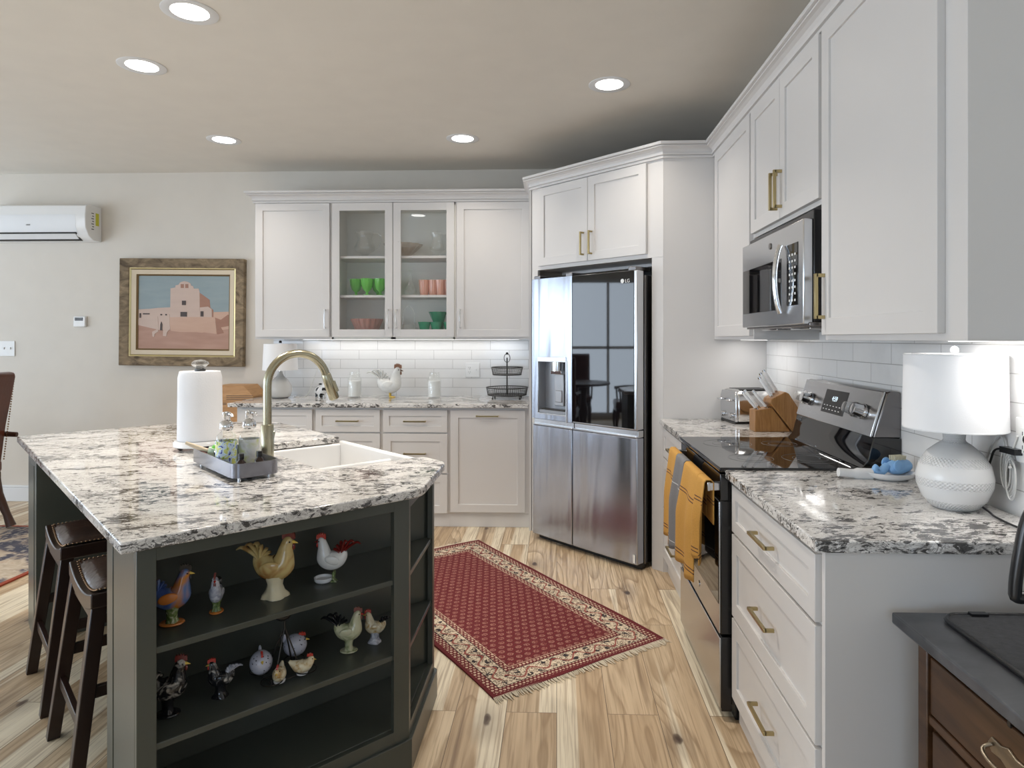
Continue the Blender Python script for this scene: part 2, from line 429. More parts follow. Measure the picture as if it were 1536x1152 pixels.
for (ax, H, f) in (('y', HL, XL), ('x', HN, YN)):
    for (a0, a1, z0, z1) in H:
        k += 1; b = B(); g = B()
        def bb(q, p0, p1, zz0, zz1, d0, d1):
            if ax == 'y': q.box(f+d0, p0, zz0, f+d1, p1, zz1)
            else: q.box(p0, f+d0, zz0, p1, f+d1, zz1)
        for e in (a0, a1-.06): bb(b, e, e+.06, z0, z1, -.09, .02)
        for e in (z0, z1-.06): bb(b, a0, a1, e, e+.06, -.09, .02)
        nm = 3 if ax == 'y' else 2
        for i in range(1, nm): bb(b, a0+(a1-a0)*i/nm-.03, a0+(a1-a0)*i/nm+.03, z0, z1, -.07, -.02)
        bb(b, a0, a1, (z0+z1)/2-.025, (z0+z1)/2+.025, -.07, -.02)
        struct(b, 'window_%d' % k, M['trim'])
        bb(g, a0+.05, a1-.05, z0+.05, z1-.05, -.048, -.044)
        p = g.obj('window_glass', M['pane'], parent=bpy.data.objects['window_%d' % k])
def baseb(name, x0, y0, x1, y1):
    b = B(); b.box(x0, y0, 0, x1, y1, .115); 
    if abs(x1-x0) > abs(y1-y0): b.box(x0, y0+.004, .115, x1, y1, .135)
    else: b.box(x0, y0, .115, x1, y1, .135)
    struct(b, name, M['trim'], bev=.003)
baseb('baseboard_back', XL, YF-.016, -2.40, YF)
baseb('baseboard_left', XL, YN, XL+.014, 2.25)
baseb('baseboard_right', XR-.014, YN, XR, .6)
# subway tile on the two walls
struct(B().box(-2.385, YF-.008, .9, -.2, YF, 1.40), 'trim_1', M['tile_x'])
struct(B().box(XR-.008, 1.2, .9, XR, 3.93, 1.42), 'trim_2', M['tile_y'])

# recessed ceiling lights
def down_light():
    t = thing('recessed_light', '', 'ceiling light', (0,0,0))
    B().lathe([(.074,-.0005),(.110,-.004),(.115,-.002),(.115,0),(.074,0)], 36).obj('trim_ring', M['trim'], t, smooth=60)
    B().lathe([(0,-.0015),(.076,-.0015),(.076,.0),(0,0)], 32).obj('light_disc', M['can'], t)
    return t
can0 = down_light()
CLAB = ['round recessed ceiling light at the top edge, nearest the camera', 'round recessed ceiling light second from the left, above the island end',
        'round recessed ceiling light nearest the wall air conditioner and painting', 'round recessed ceiling light above the glass-door wall cabinet',
        'round recessed ceiling light in front of the refrigerator cabinet']
for i, (x, y) in enumerate(CANS_AND_EXTRAS):
    if i < 5:
        c = can0 if i == 0 else dup(can0)
        c.location = (x, y, CZ); c['label'] = CLAB[i]; c['group'] = 'recessed lights in the kitchen ceiling'
    area('down_light', (x, y, CZ-.012), (0, 0, 0), .14, .14, (11, 10, 4.2, 4.0, 4.2, 12.5, 8, 9, 9)[i], (1, .92, .82), 'DISK', 118)  # past the fifth: added unseen lamp without a ceiling fixture

# ================================================================== cabinetry helpers (local: x right, y into the cabinet, z up; face at y=0)
def door_bm(x0, z0, w, h, t=.02, rail=.057, rec=.009, y=0):
    b = B(); x1 = x0+w; z1 = z0+h; a, c, d, e = x0+rail, z0+rail, x1-rail, z1-rail; F = y-t; P = y-t+rec
    v = [(x0,F,z0),(x1,F,z0),(x1,F,z1),(x0,F,z1),(a,F,c),(d,F,c),(d,F,e),(a,F,e),(a,P,c),(d,P,c),(d,P,e),(a,P,e),(x0,y,z0),(x1,y,z0),(x1,y,z1),(x0,y,z1)]
    f = [(0,1,5,4),(1,2,6,5),(2,3,7,6),(3,0,4,7),(4,5,9,8),(5,6,10,9),(6,7,11,10),(7,4,8,11),(8,9,10,11),(0,12,13,1),(1,13,14,2),(2,14,15,3),(3,15,12,0),(12,15,14,13)]
    return b.add(v, f)
def pull(parent, x, z, L=.16, vert=True, y=-.02, mat='gold', s=.010, out=.032):
    b = B(); h = L/2
    if vert:
        b.box(x-s/2, y-out, z-h, x+s/2, y-out+s, z+h)
        for q in (z-h+s/2, z+h-s/2): b.box(x-s/2, y-out+s*.5, q-s/2, x+s/2, y, q+s/2)
    else:
        b.box(x-h, y-out, z-s/2, x+h, y-out+s, z+s/2)
        for q in (x-h+s/2, x+h-s/2): b.box(q-s/2, y-out+s*.5, z-s/2, q+s/2, y, z+s/2)
    return b.obj('handle', M[mat], parent, bev=.0008)
def carcass(t, w, d, z0, z1, toe=0, m='white', lip=0.0):
    b = B(); b.box(0, 0, z0+toe, w, d, z1)
    if toe: b.box(0, .012, 0, w, d, z0+toe)
    return b.obj('cabinet_body', M[m], t, bev=.0012)
G = .004
def drawer_stack(t, w, zs=((.70,.865),(.40,.69),(.105,.39)), pl=.165, side=.012, pm='gold'):
    for a, b_ in zs:
        d = door_bm(side, a, w-2*side, b_-a, rail=.045 if b_-a < .2 else .057).obj('drawer', M['white'], t, bev=.0013)
        pull(d, w/2, (a+b_)/2, pl, False)

GB = 'white base cabinets'; GU = 'white wall cabinets'
# ---- back run, base
YB = 4.82; TOE = .104
DB = YF-YB-.003
def base_unit(x0, x1, label, kind, yb=YB):
    t = thing('base_cabinet', label, 'cabinet', (x0, yb, 0), 0, GB); w = x1-x0
    carcass(t, w, DB, 0, .883, TOE)
    if kind == 'drawers': drawer_stack(t, w)
    elif kind == 'left':
        d = door_bm(.035, .70, w-.05, .165, rail=.045).obj('drawer', M['white'], t, bev=.0013)
        d = door_bm(.035, .115, w-.05, .575).obj('door', M['white'], t, bev=.0013); pull(d, w-.06, .60, .16)
    else:
        d = door_bm(.012, .115, w-.04, .75).obj('door', M['white'], t, bev=.0013); pull(d, w/2-.01, .823, .165, False)
    return t
base_unit(-2.385, -1.795, 'white base cabinet at the left end of the back counter, mostly behind the faucet', 'left')
base_unit(-1.795, -1.292, 'white three-drawer base cabinet directly behind the island sink', 'drawers')
base_unit(-1.292, -.792, 'white three-drawer base cabinet just left of the full-height pull-out door', 'drawers')
base_unit(-.792, -.203, 'white base cabinet with one tall panel door beside the refrigerator', 'door')
tag(B().box(-2.43, 4.762, .884, -.203, YF-.009, .914).obj('granite_countertop', M['granite'], bev=.004), 'granite countertop along the back wall under the glass-door cabinets', 'countertop')
# ---- back run, uppers
YU = 5.13; UZ0, UZ1 = 1.385, 2.47
def upper_unit(x0, x1, label, handle_x, glass_front=False):
    t = thing('wall_cabinet', label, 'cabinet', (x0, YU, 0), 0, GU); w = x1-x0; D = YF-YU-.002
    if not glass_front:
        B().box(0, 0, UZ0, w, D, UZ1).obj('cabinet_body', M['white'], t, bev=.0012)
        s = .012
        d = door_bm(s, UZ0+.018, w-2*s, UZ1-UZ0-.03).obj('door', M['white'], t, bev=.0013); pull(d, handle_x, 1.545, .15, mat='chrome', s=.009)
    return t
upper_unit(-2.392, -1.777, 'white solid-door wall cabinet at the left end, next to the framed painting', .615-.042)
upper_unit(-.794, -.203, 'white solid-door wall cabinet between the glass doors and the refrigerator', .042)
x0, x1 = -1.777, -.794
t = thing('glass_door_cabinet', 'white wall cabinet with two glass doors showing coloured glassware', 'cabinet', (x0, YU, 0), 0, GU); w = x1-x0; D = YF-YU-.002
b = B(); b.box(0,0,UZ0,.018,D,UZ1); b.box(w-.018,0,UZ0,w,D,UZ1); b.box(0,0,UZ0,w,D,UZ0+.018); b.box(0,0,UZ1-.03,w,D,UZ1); b.box(0,D-.006,UZ0,w,D,UZ1)
b.box(w/2-.02, 0, UZ0, w/2+.02, .018, UZ1)
b.obj('cabinet_body', M['white_in'], t, bev=.001)
SH = (1.735, 2.045)
for z in SH:
    B().box(.019, .02, z-.019, w-.019, D-.007, z).obj('shelf', M['white'], t, bev=.001)
for i, (a, c) in enumerate(((.008, w/2-.0025), (w/2+.0025, w-.008))):
    z0, z1 = UZ0+.018, UZ1-.012; r = .060; F = B()
    F.box(a,-.02,z0,a+r,0,z1); F.box(c-r,-.02,z0,c,0,z1); F.box(a+r,-.02,z0,c-r,0,z0+r); F.box(a+r,-.02,z1-r,c-r,0,z1)
    d = F.obj('door', M['white'], t, bev=.0008)
    B().box(a+r-.004, -.012, z0+r-.004, c-r+.004, -.010, z1-r+.004).obj('glass_pane', M['pane'], d)
    pull(d, (c-.03) if i == 0 else (a+.03), 1.545, .15, mat='chrome', s=.009)

# ---- right run (x local -> world -y, y local -> world +x)
XB = .648; XU = .935; RR = R(-90)
def rbase(y_far, y_near, label, toe=TOE):
    t = thing('base_cabinet', label, 'cabinet', (XB, y_far, 0), RR, GB); w = y_far-y_near
    carcass(t, w, XR-XB-.003, 0, .883, toe)
    return t, w
t, w = rbase(2.403, 1.60, 'white three-drawer base cabinet nearest the camera, right of the range')
drawer_stack(t, w, side=.022)
B().box(w, -.012, 0, w+.018, XR-XB-.003, .883).obj('end_panel', M['white'], t, bev=.001)
t, w = rbase(3.930, 3.168, 'white drawer base cabinet between the range and the refrigerator')
drawer_stack(t, w, zs=((.70,.865),(.40,.69),(.105,.39)), side=.02)
tag(B().box(.610, 1.572, .884, XR-.009, 2.404, .914).obj('granite_countertop', M['granite'], bev=.004), 'granite countertop nearest the camera holding the white table lamp', 'countertop')
tag(B().box(.610, 3.166, .884, XR-.009, 3.932, .914).obj('granite_countertop', M['granite'], bev=.004), 'short granite countertop holding the toaster and knife block', 'countertop')
def rupper(yf, yn, z0, label, doors, body_x=0):
    t = thing('wall_cabinet', label, 'cabinet', (XU, yf, 0), RR, GU); w = yf-yn
    B().box(0, 0, z0, w, XR-XU-.002, UZ1).obj('cabinet_body', M['white'], t, bev=.0012)
    for (a, c, hx, hz) in doors:
        d = door_bm(a, z0+.018, c-a, UZ1-z0-.03).obj('door', M['white'], t, bev=.0013)
        if hx is not None: pull(d, hx, hz, .155, s=.012, out=.035)
    return t
rupper(3.932, 3.150, UZ0, 'white wall cabinet in the corner left of the microwave', [(.09, .782-.010, None, 0)])
rupper(3.148, 2.322, 1.865, 'white short two-door wall cabinet above the microwave', [(.012, .411, .385, 2.0), (.415, .814, .44, 2.0)])
t = rupper(2.320, 1.530, UZ0, 'large white wall cabinet nearest the camera above the table lamp', [(.014, .705, .04, 1.535)])
# under-cabinet lights
for (n, lab, x0_, y0_, x1_, y1_) in (('undercabinet_light', 'slim white light strip under the corner wall cabinet by the toaster', 1.06, 3.45, 1.10, 3.85),
                               ('undercabinet_light', 'slim white light strip under the near wall cabinet above the table lamp', 1.13, 1.55, 1.17, 1.95)):
    zt = UZ0-.001
    t = thing(n, lab, 'light', ((x0_+x1_)/2, (y0_+y1_)/2, zt)); hx, hy = (x1_-x0_)/2, (y1_-y0_)/2
    B().box(-hx, -hy, -.0012, hx, hy, 0).obj('housing', M['plate'], t)
    B().box(-hx+.004, -hy+.004, -.0018, hx-.004, hy-.004, -.0012).obj('diffuser', M['undercab'], t)
    area('undercab', ((x0_+x1_)/2, (y0_+y1_)/2, zt-.004), (0,0,0), hx*2, hy*2, 1.7 if y0_ < 3 else .5, (1,.97,.93))
t = thing('undercabinet_light', 'slim white light strip under the back wall cabinets', 'light', (-1.2, 5.36, UZ0-.001))
B().box(-.9, -.02, -.0012, .9, .02, 0).obj('housing', M['plate'], t)
B().box(-.89, -.016, -.0018, .89, .016, -.0012).obj('diffuser', M['undercab'], t)
area('undercab', (-1.2, 5.36, UZ0-.005), (0,0,0), 1.78, .03, 1.0, (1,.98,.96))

# ---- refrigerator surround (diagonal)
c45 = math.sqrt(.5); C1 = Vector((.635, 3.935)); SL = 1.15
L0 = C1+Vector((-c45, c45))*SL
t = thing('refrigerator_cabinet', 'white corner cabinet surrounding the refrigerator with two upper doors', 'cabinet', (L0.x, L0.y, 0), R(-45))
b = B(); b.box(0, 0, 1.88, SL, .30, UZ1); b.box(0, 0, 0, .060, .02, 1.88); b.box(SL-.085, 0, 0, SL, .02, 1.88)
b.box(.06, .25, 1.86, SL-.085, .27, 1.88)
b.obj('cabinet_body', M['white'], t, bev=.0012)
for i, (a, c) in enumerate(((.085, .556), (.560, 1.035))):
    d = door_bm(a, 1.905, c-a, UZ1-1.905-.015).obj('door', M['white'], t, bev=.0013)
    pull(d, c-.035 if i == 0 else a+.035, 2.02, .155, s=.011, out=.035)
# side panels: one faces the camera beside the counter, one closes the left
T = Matrix.Rotation(R(45), 4, 'Z') @ Matrix.Translation((-L0.x, -L0.y, 0))
B().box(.637, 3.935, 0, XR-.002, 3.953, UZ1, T=T).obj('side_panel', M['white'], t)
B().box(-.200, L0.y+.002, 0, -.182, YF-.003, UZ1, T=T).obj('side_panel', M['white'], t)
B().box(.02, .62, 0, 1.13, .63, 1.9).obj('back_panel', M['black'], t)  # black sheet: the shade inside the fridge recess put in as colour

# ---- crown moulding along all the wall cabinets
def sweep(path, prof):
    b = B(); P = [Vector(p) for p in path]; n = len(P); rings = []
    for i, p in enumerate(P):
        d0 = (P[i]-P[i-1]).normalized() if i else None; d1 = (P[i+1]-P[i]).normalized() if i < n-1 else None
        d0 = d0 or d1; d1 = d1 or d0
        n0 = Vector((d0.y, -d0.x)); n1 = Vector((d1.y, -d1.x)); m_ = (n0+n1).normalized(); m_ /= max(.3, m_.dot(n0))
        rings.append([(p.x+m_.x*o, p.y+m_.y*o, z) for o, z in prof])
    k = len(prof); v = [q for r in rings for q in r]; f = []
    for i in range(n-1):
        for j in range(k):
            l = (j+1) % k; f.append((i*k+j, i*k+l, (i+1)*k+l, (i+1)*k+j))
    f.append(tuple(range(k))); f.append(tuple((n-1)*k+j for j in range(k))[::-1])
    return b.add(v, f)
prof0 = [(-.02,2.463),(.010,2.463),(.010,2.476),(.016,2.480),(.020,2.486),(.024,2.498),(.034,2.512),(.046,2.522),(.048,2.528),(.056,2.530),(.060,2.536),(.060,2.548),(-.02,2.548)]
prof = [(-.02,2.463),(.014,2.463),(.014,2.474),(.008,2.476),(.008,2.480),(.020,2.482),(.022,2.490),(.016,2.493),(.018,2.500),(.026,2.512),(.040,2.520),(.054,2.523),(.054,2.529),(.048,2.531),(.064,2.534),(.064,2.550),(-.02,2.550)]
tag(sweep([(-2.392, YF-.002), (-2.392, YU), (L0.x-.004, YU), (L0.x-.004, L0.y), (C1.x, C1.y), (XU, C1.y), (XU, 1.53), (XR-.002, 1.53)], prof).obj('crown_moulding', M['white'], smooth=12),
    'white stepped crown moulding running over all the wall cabinets', 'moulding')

# ================================================================== refrigerator
FR = L0+Vector((c45, -c45))*.135
t = thing('refrigerator', 'stainless four-door refrigerator with black glass door and ice dispenser', 'refrigerator', (FR.x, FR.y, 0), R(-45))
W_ = .912; yf = -.125; yb = .60
b = B(); b.box(.004, yf+.085, .03, W_-.004, yb, 1.775); b.obj('body', M['darksteel'], t, bev=.004)
b = B(); b.box(.01, yf+.06, .0, W_-.01, yf+.10, .05)
for x in (.06, W_-.06): b.cyl((x, yf+.08, 0), (x, yf+.08, .03), .02)
b.obj('foot_grille', M['black'], t, bev=.002)
dt = .07; xs = .385
def fdoor(x0, x1, z0, z1, mat, name='door', m2=None):
    # gently bowed front
    n = 8; pts = []
    for i in range(n+1):
        u = i/n; pts.append((x0+(x1-x0)*u, yf+.006*(2*((x0+(x1-x0)*u)/W_)-1)**2))
    pts += [(x1, yf+dt), (x0, yf+dt)]
    return B().prism(pts, z0, z1).obj(name, mat, t, bev=.005, smooth=30)
fdoor(0, xs-.003, .04, .795, M['fridge_steel'], 'lower_door')
fdoor(xs+.003, W_, .04, .795, M['fridge_steel'], 'lower_door')
b = B(); b.box(.002, yf+.02, .797, xs-.003, yf+dt, .838); b.box(xs+.003, yf+.02, .797, W_-.002, yf+dt, .838)
b.box(.002, yf+.002, .797, xs-.003, yf+.02, .806); b.box(xs+.003, yf+.002, .797, W_-.002, yf+.02, .806)
b.obj('grip_recess', M['steel'], t, bev=.002)
# upper-left door with dispenser opening
dx0, dx1, dz0, dz1 = .065, .325, .885, 1.245
b = B(); z0, z1 = .842, 1.80
for (a, c, p, q) in ((0, dx0, z0, z1), (dx1, xs-.003, z0, z1), (dx0, dx1, z0, dz0), (dx0, dx1, dz1, z1)): b.box(a, yf, p, c, yf+dt, q)
ud = b.obj('dispenser_door', M['fridge_steel'], t, bev=.0)
b = B(); b.box(dx0, yf+.062, dz0, dx1, yf+.068, dz1); b.box(dx0, yf+.004, dz0, dx0+.004, yf+.066, dz1); b.box(dx1-.004, yf+.004, dz0, dx1, yf+.066, dz1); b.box(dx0, yf+.004, dz0, dx1, yf+.066, dz0+.02)
b.obj('dispenser_recess', plain('dispenser_grey', (.30,.31,.33), .3, .5), ud)
b = B(); b.box(dx0-.008, yf-.004, dz1-.012, dx1+.006, yf+.02, dz1+.022); b.box(dx0-.006, yf-.003, dz0-.008, dx0, yf+.01, dz1); b.box(dx1, yf-.003, dz0-.05, dx1+.014, yf+.01, dz1); b.box(dx0-.006, yf-.003, dz0-.01, dx1, yf+.01, dz0)
b.obj('dispenser_trim', M['steel'], ud, bev=.002)
b = B(); b.cyl((.215, yf+.035, 1.17), (.215, yf+.035, 1.235), .042); b.box(.165, yf+.02, 1.15, .265, yf+.06, 1.175)
b.obj('ice_chute', M['chrome'], ud, bev=.002)
b = B(); b.box(.175, yf+.045, .935, .262, yf+.056, 1.15); b.box(.19, yf+.038, .96, .25, yf+.046, 1.04); b.obj('paddle', plain('paddle_grey', (.42,.43,.45), .25, .4), ud, bev=.004)
B().box(dx0+.02, yf+.01, dz0+.02, dx1-.02, yf+.06, dz0+.028).obj('drip_tray', M['darkmetal'], ud)
# upper-right glass door
gd = fdoor(xs+.003, W_, .842, 1.80, M['steel'], 'glass_door')
pts = []
for i in range(9):
    u = i/8; x = xs+.004+(W_-.022-xs-.004)*u; pts.append((x, yf-.003+.006*(2*(x/W_)-1)**2))
pts += [(W_-.022, yf+.004), (xs+.004, yf+.004)]
B().prism(pts, .850, 1.798).obj('black_glass_panel', M['blackgloss'], gd, bev=.0015)
def text(body, size, parent, T, mat, name='lettering', ext=.0006, align='LEFT'):
    c = bpy.data.curves.new(name, 'FONT'); c.body = body; c.size = size; c.extrude = ext; c.align_x = align
    o = bpy.data.objects.new(name, c); COL.objects.link(o)
    dg = bpy.context.evaluated_depsgraph_get(); me = bpy.data.meshes.new_from_object(o.evaluated_get(dg))
    bpy.data.objects.remove(o); me.materials.append(mat)
    q = bpy.data.objects.new(name, me); COL.objects.link(q); q.parent = parent; me.transform(T); return q
RX = Matrix.Rotation(R(90), 4, 'X')
text('LG', .030, gd, Matrix.Translation((.828, yf-.0042, 1.728)) @ RX, M['plate'], 'brand_lettering')
b = B(); b.lathe([(0,0),(.0135,0),(.0135,.001),(0,.001)], 24, T=Matrix.Translation((.808, yf-.004, 1.7385)) @ RX); b.obj('round_emblem', M['plate'], gd)
b = B()
for x in (.03, xs-.05, W_-.05): b.box(x-.03, yf+.02, 1.80, x+.03, yf+.16, 1.825)
b.obj('hinge_cover', M['darksteel'], t, bev=.004)
B().box(W_-.03, yf-.0035+.006, .05, W_-.012, yf+.003, .10).obj('sticker', M['plate'], t)

# ================================================================== range
RY0, RY1 = 2.407, 3.163
t = thing('electric_range', 'stainless and black electric range with glass cooktop and towels on its door', 'range', (.590, RY1, 0), RR); w = RY1-RY0
# local x: 0 far -> w near, y: into the wall
D = XR-.590-.006
b = B(); b.box(0, .045, .06, w, D-.02, .905); b.box(.01, .06, 0, w-.01, D-.03, .06); b.obj('body', M['black'], t, bev=.003)
b = B(); b.box(-.002, .0, .905, w+.002, D-.10, .922); b.obj('cooktop', M['blackgloss'], t, bev=.003)
bm_ = plain('burner_grey', (.16,.16,.16), .4)
for (x, y, r) in ((.2, .17, .105), (.56, .17, .085), (.2, .40, .075), (.56, .40, .105)):
    b = B()
    for rr in (r, r*.62):
        b.tube([(x+rr*math.cos(2*PI*i/40), y+rr*math.sin(2*PI*i/40), .9222) for i in range(40)], .0006, 4, closed=True)
    b.obj('burner', bm_, t)
od = B().box(.003, .006, .315, w-.001, .045, .80).obj('oven_door', M['black'], t, bev=.003)
B().box(.004, .000, .318, w-.004, .006, .797).obj('steel_face', M['steel'], od, bev=.002)
B().box(.003, .004, .80, w-.003, .045, .898).obj('upper_trim', M['blackgloss'], t, bev=.003)
B().box(.05, -.0025, .425, w-.006, .002, .796).obj('oven_window', M['blackgloss'], od, bev=.001)
b = B(); b.box(.015, -.040, .832, w-.015, -.026, .866); 
for x in (.015, w-.043): b.box(x, -.03, .834, x+.028, .006, .864)
b.obj('handle', M['steel'], od, bev=.003)
sd_ = B().box(.003, .008, .035, w-.001, .045, .305).obj('storage_drawer', M['black'], t, bev=.003)
B().box(.004, .001, .045, w-.004, .008, .302).obj('steel_face', M['steel'], sd_, bev=.002)
B().lathe([(0,0),(.013,0),(.013,.002),(0,.002)], 24, T=Matrix.Translation((w*.55, -.0005, .375)) @ RX).obj('round_emblem', M['chrome'], od)
# backguard: black riser and tilted stainless control panel
b = B(); Tx = Matrix.Rotation(R(90), 4, 'Y') @ Matrix.Rotation(R(90), 4, 'Z')   # prism in (y,z), extruded along x
def yz(pts, x0, x1, m=0, bb=None):
    bb = bb or B(); n = len(pts); v = [(x0, y, z) for y, z in pts]+[(x1, y, z) for y, z in pts]
    f = [tuple(range(n)), tuple(range(n, 2*n))[::-1]]+[(i, n+i, n+(i+1)%n, (i+1)%n) for i in range(n)]
    return bb.add(v, f, m)
yz([(D-.145,.922),(D-.002,.922),(D-.002,1.03),(D-.10,1.035),(D-.112,.99),(D-.122,.95)], 0, w).obj('riser', M['blackgloss'], t, bev=.003)
yz([(D-.14,.905),(D-.002,.905),(D-.002,.924),(D-.14,.924)], 0, w, bb=None).obj('rear_trim', M['steel'], t, bev=.002)
bg = yz([(D-.100,1.030),(D-.002,1.030),(D-.002,1.196),(D-.040,1.200),(D-.052,1.195)], .004, w-.004).obj('backguard', M['darksteel'], t, bev=.005)
# stainless fascia on the tilted front
p0 = Vector((0, D-.104, 1.032)); p1 = Vector((0, D-.055, 1.197)); up = (p1-p0).normalized(); nrm = Vector((0, -up.z, up.y))
Tf = Matrix(((1,0,0,0),(0,up.y,-nrm.y,p0.y),(0,up.z,-nrm.z,p0.z),(0,0,0,1)))   # local (x, along up, -normal)
H = (p1-p0).length
cp = B().box(.012, 0, -.006, w-.012, H, .004, T=Tf).obj('control_panel', M['steel'], bg, bev=.003)
B().box(.27, .045, -.0075, .485, .145, -.004, T=Tf).obj('display', M['black'], cp, bev=.001)
whd = emit('display_digits', (.75,.9,1), 1.2)
text('4:59', .030, cp, Tf @ Matrix.Translation((.35, .098, -.0078)) @ Matrix.Rotation(PI, 4, 'X') @ Matrix.Diagonal((1,-1,1,1)) , whd, 'clock_digits')
b = B()
for i in range(6):
    for z in (.058, .075): b.box(.285+i*.03, z, -.0078, .297+i*.03, z+.003, -.0074, T=Tf)
b.obj('display_marks', M['plate'], cp)
for x in (.060, .135, .575, .650):
    Tk = Tf @ Matrix.Translation((x, .085, -.006)) @ Matrix.Rotation(PI, 4, 'X')
    kb = B().lathe([(.026,0),(.030,.002),(.030,.010),(.027,.014)], 28, T=Tk).obj('knob', M['chrome'], cp)
    B().lathe([(.026,.012),(.024,.020),(.022,.034),(.020,.046),(0,.048)], 24, T=Tk).obj('knob_grip', M['acrylic'] if x in (.060,.575) else M['chrome'], kb)

# ================================================================== over-range microwave
t = thing('microwave', 'stainless over-the-range microwave with curved handle', 'microwave', (.868, 3.103, 1.437), RR); w = .762; H = .378
B().box(.0, .035, .012, w, XR-.868-.004, H+.03).obj('body', M['black'], t, bev=.003)
B().box(-.001, .02, -.004, w+.001, XR-.868-.006, .012).obj('underside', M['darksteel'], t, bev=.003)
fr = B().box(0, 0, .004, w-.006, .035, H).obj('door', M['steel'], t, bev=.004)
B().box(.015, -.0015, .065, .53, .002, H-.115).obj('door_window', M['blackgloss'], fr, bev=.001)
B().box(.595, -.002, .075, w-.055, .002, H-.075).obj('keypad', M['blackgloss'], fr, bev=.001)
b = B()
for i in range(3):
    for j in range(8): b.box(.62+i*.028, -.0026, .09+j*.024, .632+i*.028, -.0018, .098+j*.024)
b.obj('keypad_marks', M['plate'], fr)
b = B(); pts = [(.556, -.012-.022*math.sin(PI*u)**.7, .050+.26*u) for u in [i/14 for i in range(15)]]
b.tube(pts, .010, 10, flat=1.0, up=(1,0,0)); b.obj('handle', M['chrome'], fr, smooth=60)
B().lathe([(.010,0),(.013,0),(.013,.003),(.010,.003)], 24, T=Matrix.Translation((.40, -.0005, H-.05)) @ RX).obj('round_emblem', M['darksteel'], fr)
B().box(.1, .06, -.012, .3, .16, -.004).obj('filter', M['chrome'], t, bev=.002)
B().box(.46, .06, -.012, .66, .16, -.004).obj('filter', M['chrome'], t, bev=.002)

# white filler strips beside the microwave are part of the wall cabinets' run: the wall light plate etc. follow
def wall_plate(name, label, loc, rz, w, h, bits):
    t = thing(name, label, 'wall plate', loc, rz)
    p = B().box(-w/2, -.006, -h/2, w/2, 0, h/2).obj('plate', M['plate'], t, bev=.0025)
    for kind, x in bits:
        if kind == 'outlet':
            B().box(x-.017, -.0085, -.034, x+.017, -.006, .034).obj('outlet', M['plate'], t, bev=.001)
            b = B()
            for z in (.018, -.018):
                b.box(x-.008, -.0089, z-.004, x-.006, -.0084, z+.006); b.box(x+.005, -.0089, z-.004, x+.007, -.0084, z+.006); b.box(x-.002, -.0089, z-.012, x+.002, -.0084, z-.008)
            b.obj('slots', M['black'], t)
        else:
            B().box(x-.005, -.014, -.006, x+.005, -.006, .012).obj('toggle', M['plate'], t, bev=.001)
    return t
wall_plate('outlet_plate', 'white double plate with outlet and switch on the back tiles', (-.70, YF-.009, 1.13), 0, .118, .12, [('outlet', -.025), ('toggle', .028)])
wall_plate('outlet_plate', 'white outlet plate on the back tiles behind the faucet', (-1.94, YF-.009, 1.15), 0, .075, .12, [('outlet', 0)])
wall_plate('outlet_plate', 'white outlet plate on the right wall tiles beside the table lamp', (XR-.009, 1.775, 1.12), RR, .075, .12, [('outlet', 0)])
wall_plate('light_switch', 'white double toggle light switch left of the painting, near the leather chair', (-4.70, YF-.001, 1.305), 0, .13, .13, [('toggle', -.028), ('toggle', .028)])
t = thing('thermostat', 'small white thermostat with dark screen on the back wall', 'thermostat', (-4.055, YF-.001, 1.535), 0)
B().box(-.052, -.024, -.045, .052, 0, .045).obj('housing', M['plate'], t, bev=.006)
B().box(-.038, -.0255, .008, .034, -.023, .034).obj('screen', M['black'], t, bev=.001)

# ================================================================== air conditioner
t = thing('air_conditioner', 'white wall-mounted split air conditioner above the thermostat', 'air conditioner', (-4.33, YF-.001, 2.21), 0)
P = [(0,0),(0,.295),(-.15,.295),(-.185,.28),(-.195,.20),(-.190,.10),(-.150,.035),(-.09,0)]
yz(P, -.455, .455).obj('casing', M['plate'], t, bev=.006, smooth=50)
yz([(-.196,.205),(-.191,.10),(-.152,.036),(-.15,.045),(-.185,.105),(-.19,.20)], -.43, .37).obj('front_flap', M['trim'], t)
yz([(-.172,.058),(-.110,.006),(-.095,-.001),(-.105,.03),(-.16,.075)], -.40, .36).obj('air_outlet', M['black'], t)
yz([(-.168,.047),(-.128,.010),(-.124,.014),(-.164,.051)], -.39, .35).obj('louver', M['trim'], t)
B().box(.4555, -.075, .13, .4562, -.035, .235).obj('rating_sticker', plain('yellow_sticker', (.62,.60,.05), .5), t)
b = B()
for i in range(7): b.box(.4555, -.125+(.01 if i%2 else 0), .09+i*.022, .456, -.095, .098+i*.022)
b.obj('printed_label', plain('grey_print', (.12,.12,.12), .6), t)
text('GREE', .016, t, Matrix.Translation((-.05, -.1935, .115)) @ RX, plain('grey_print_front', (.1,.1,.1), .5), 'brand_lettering')

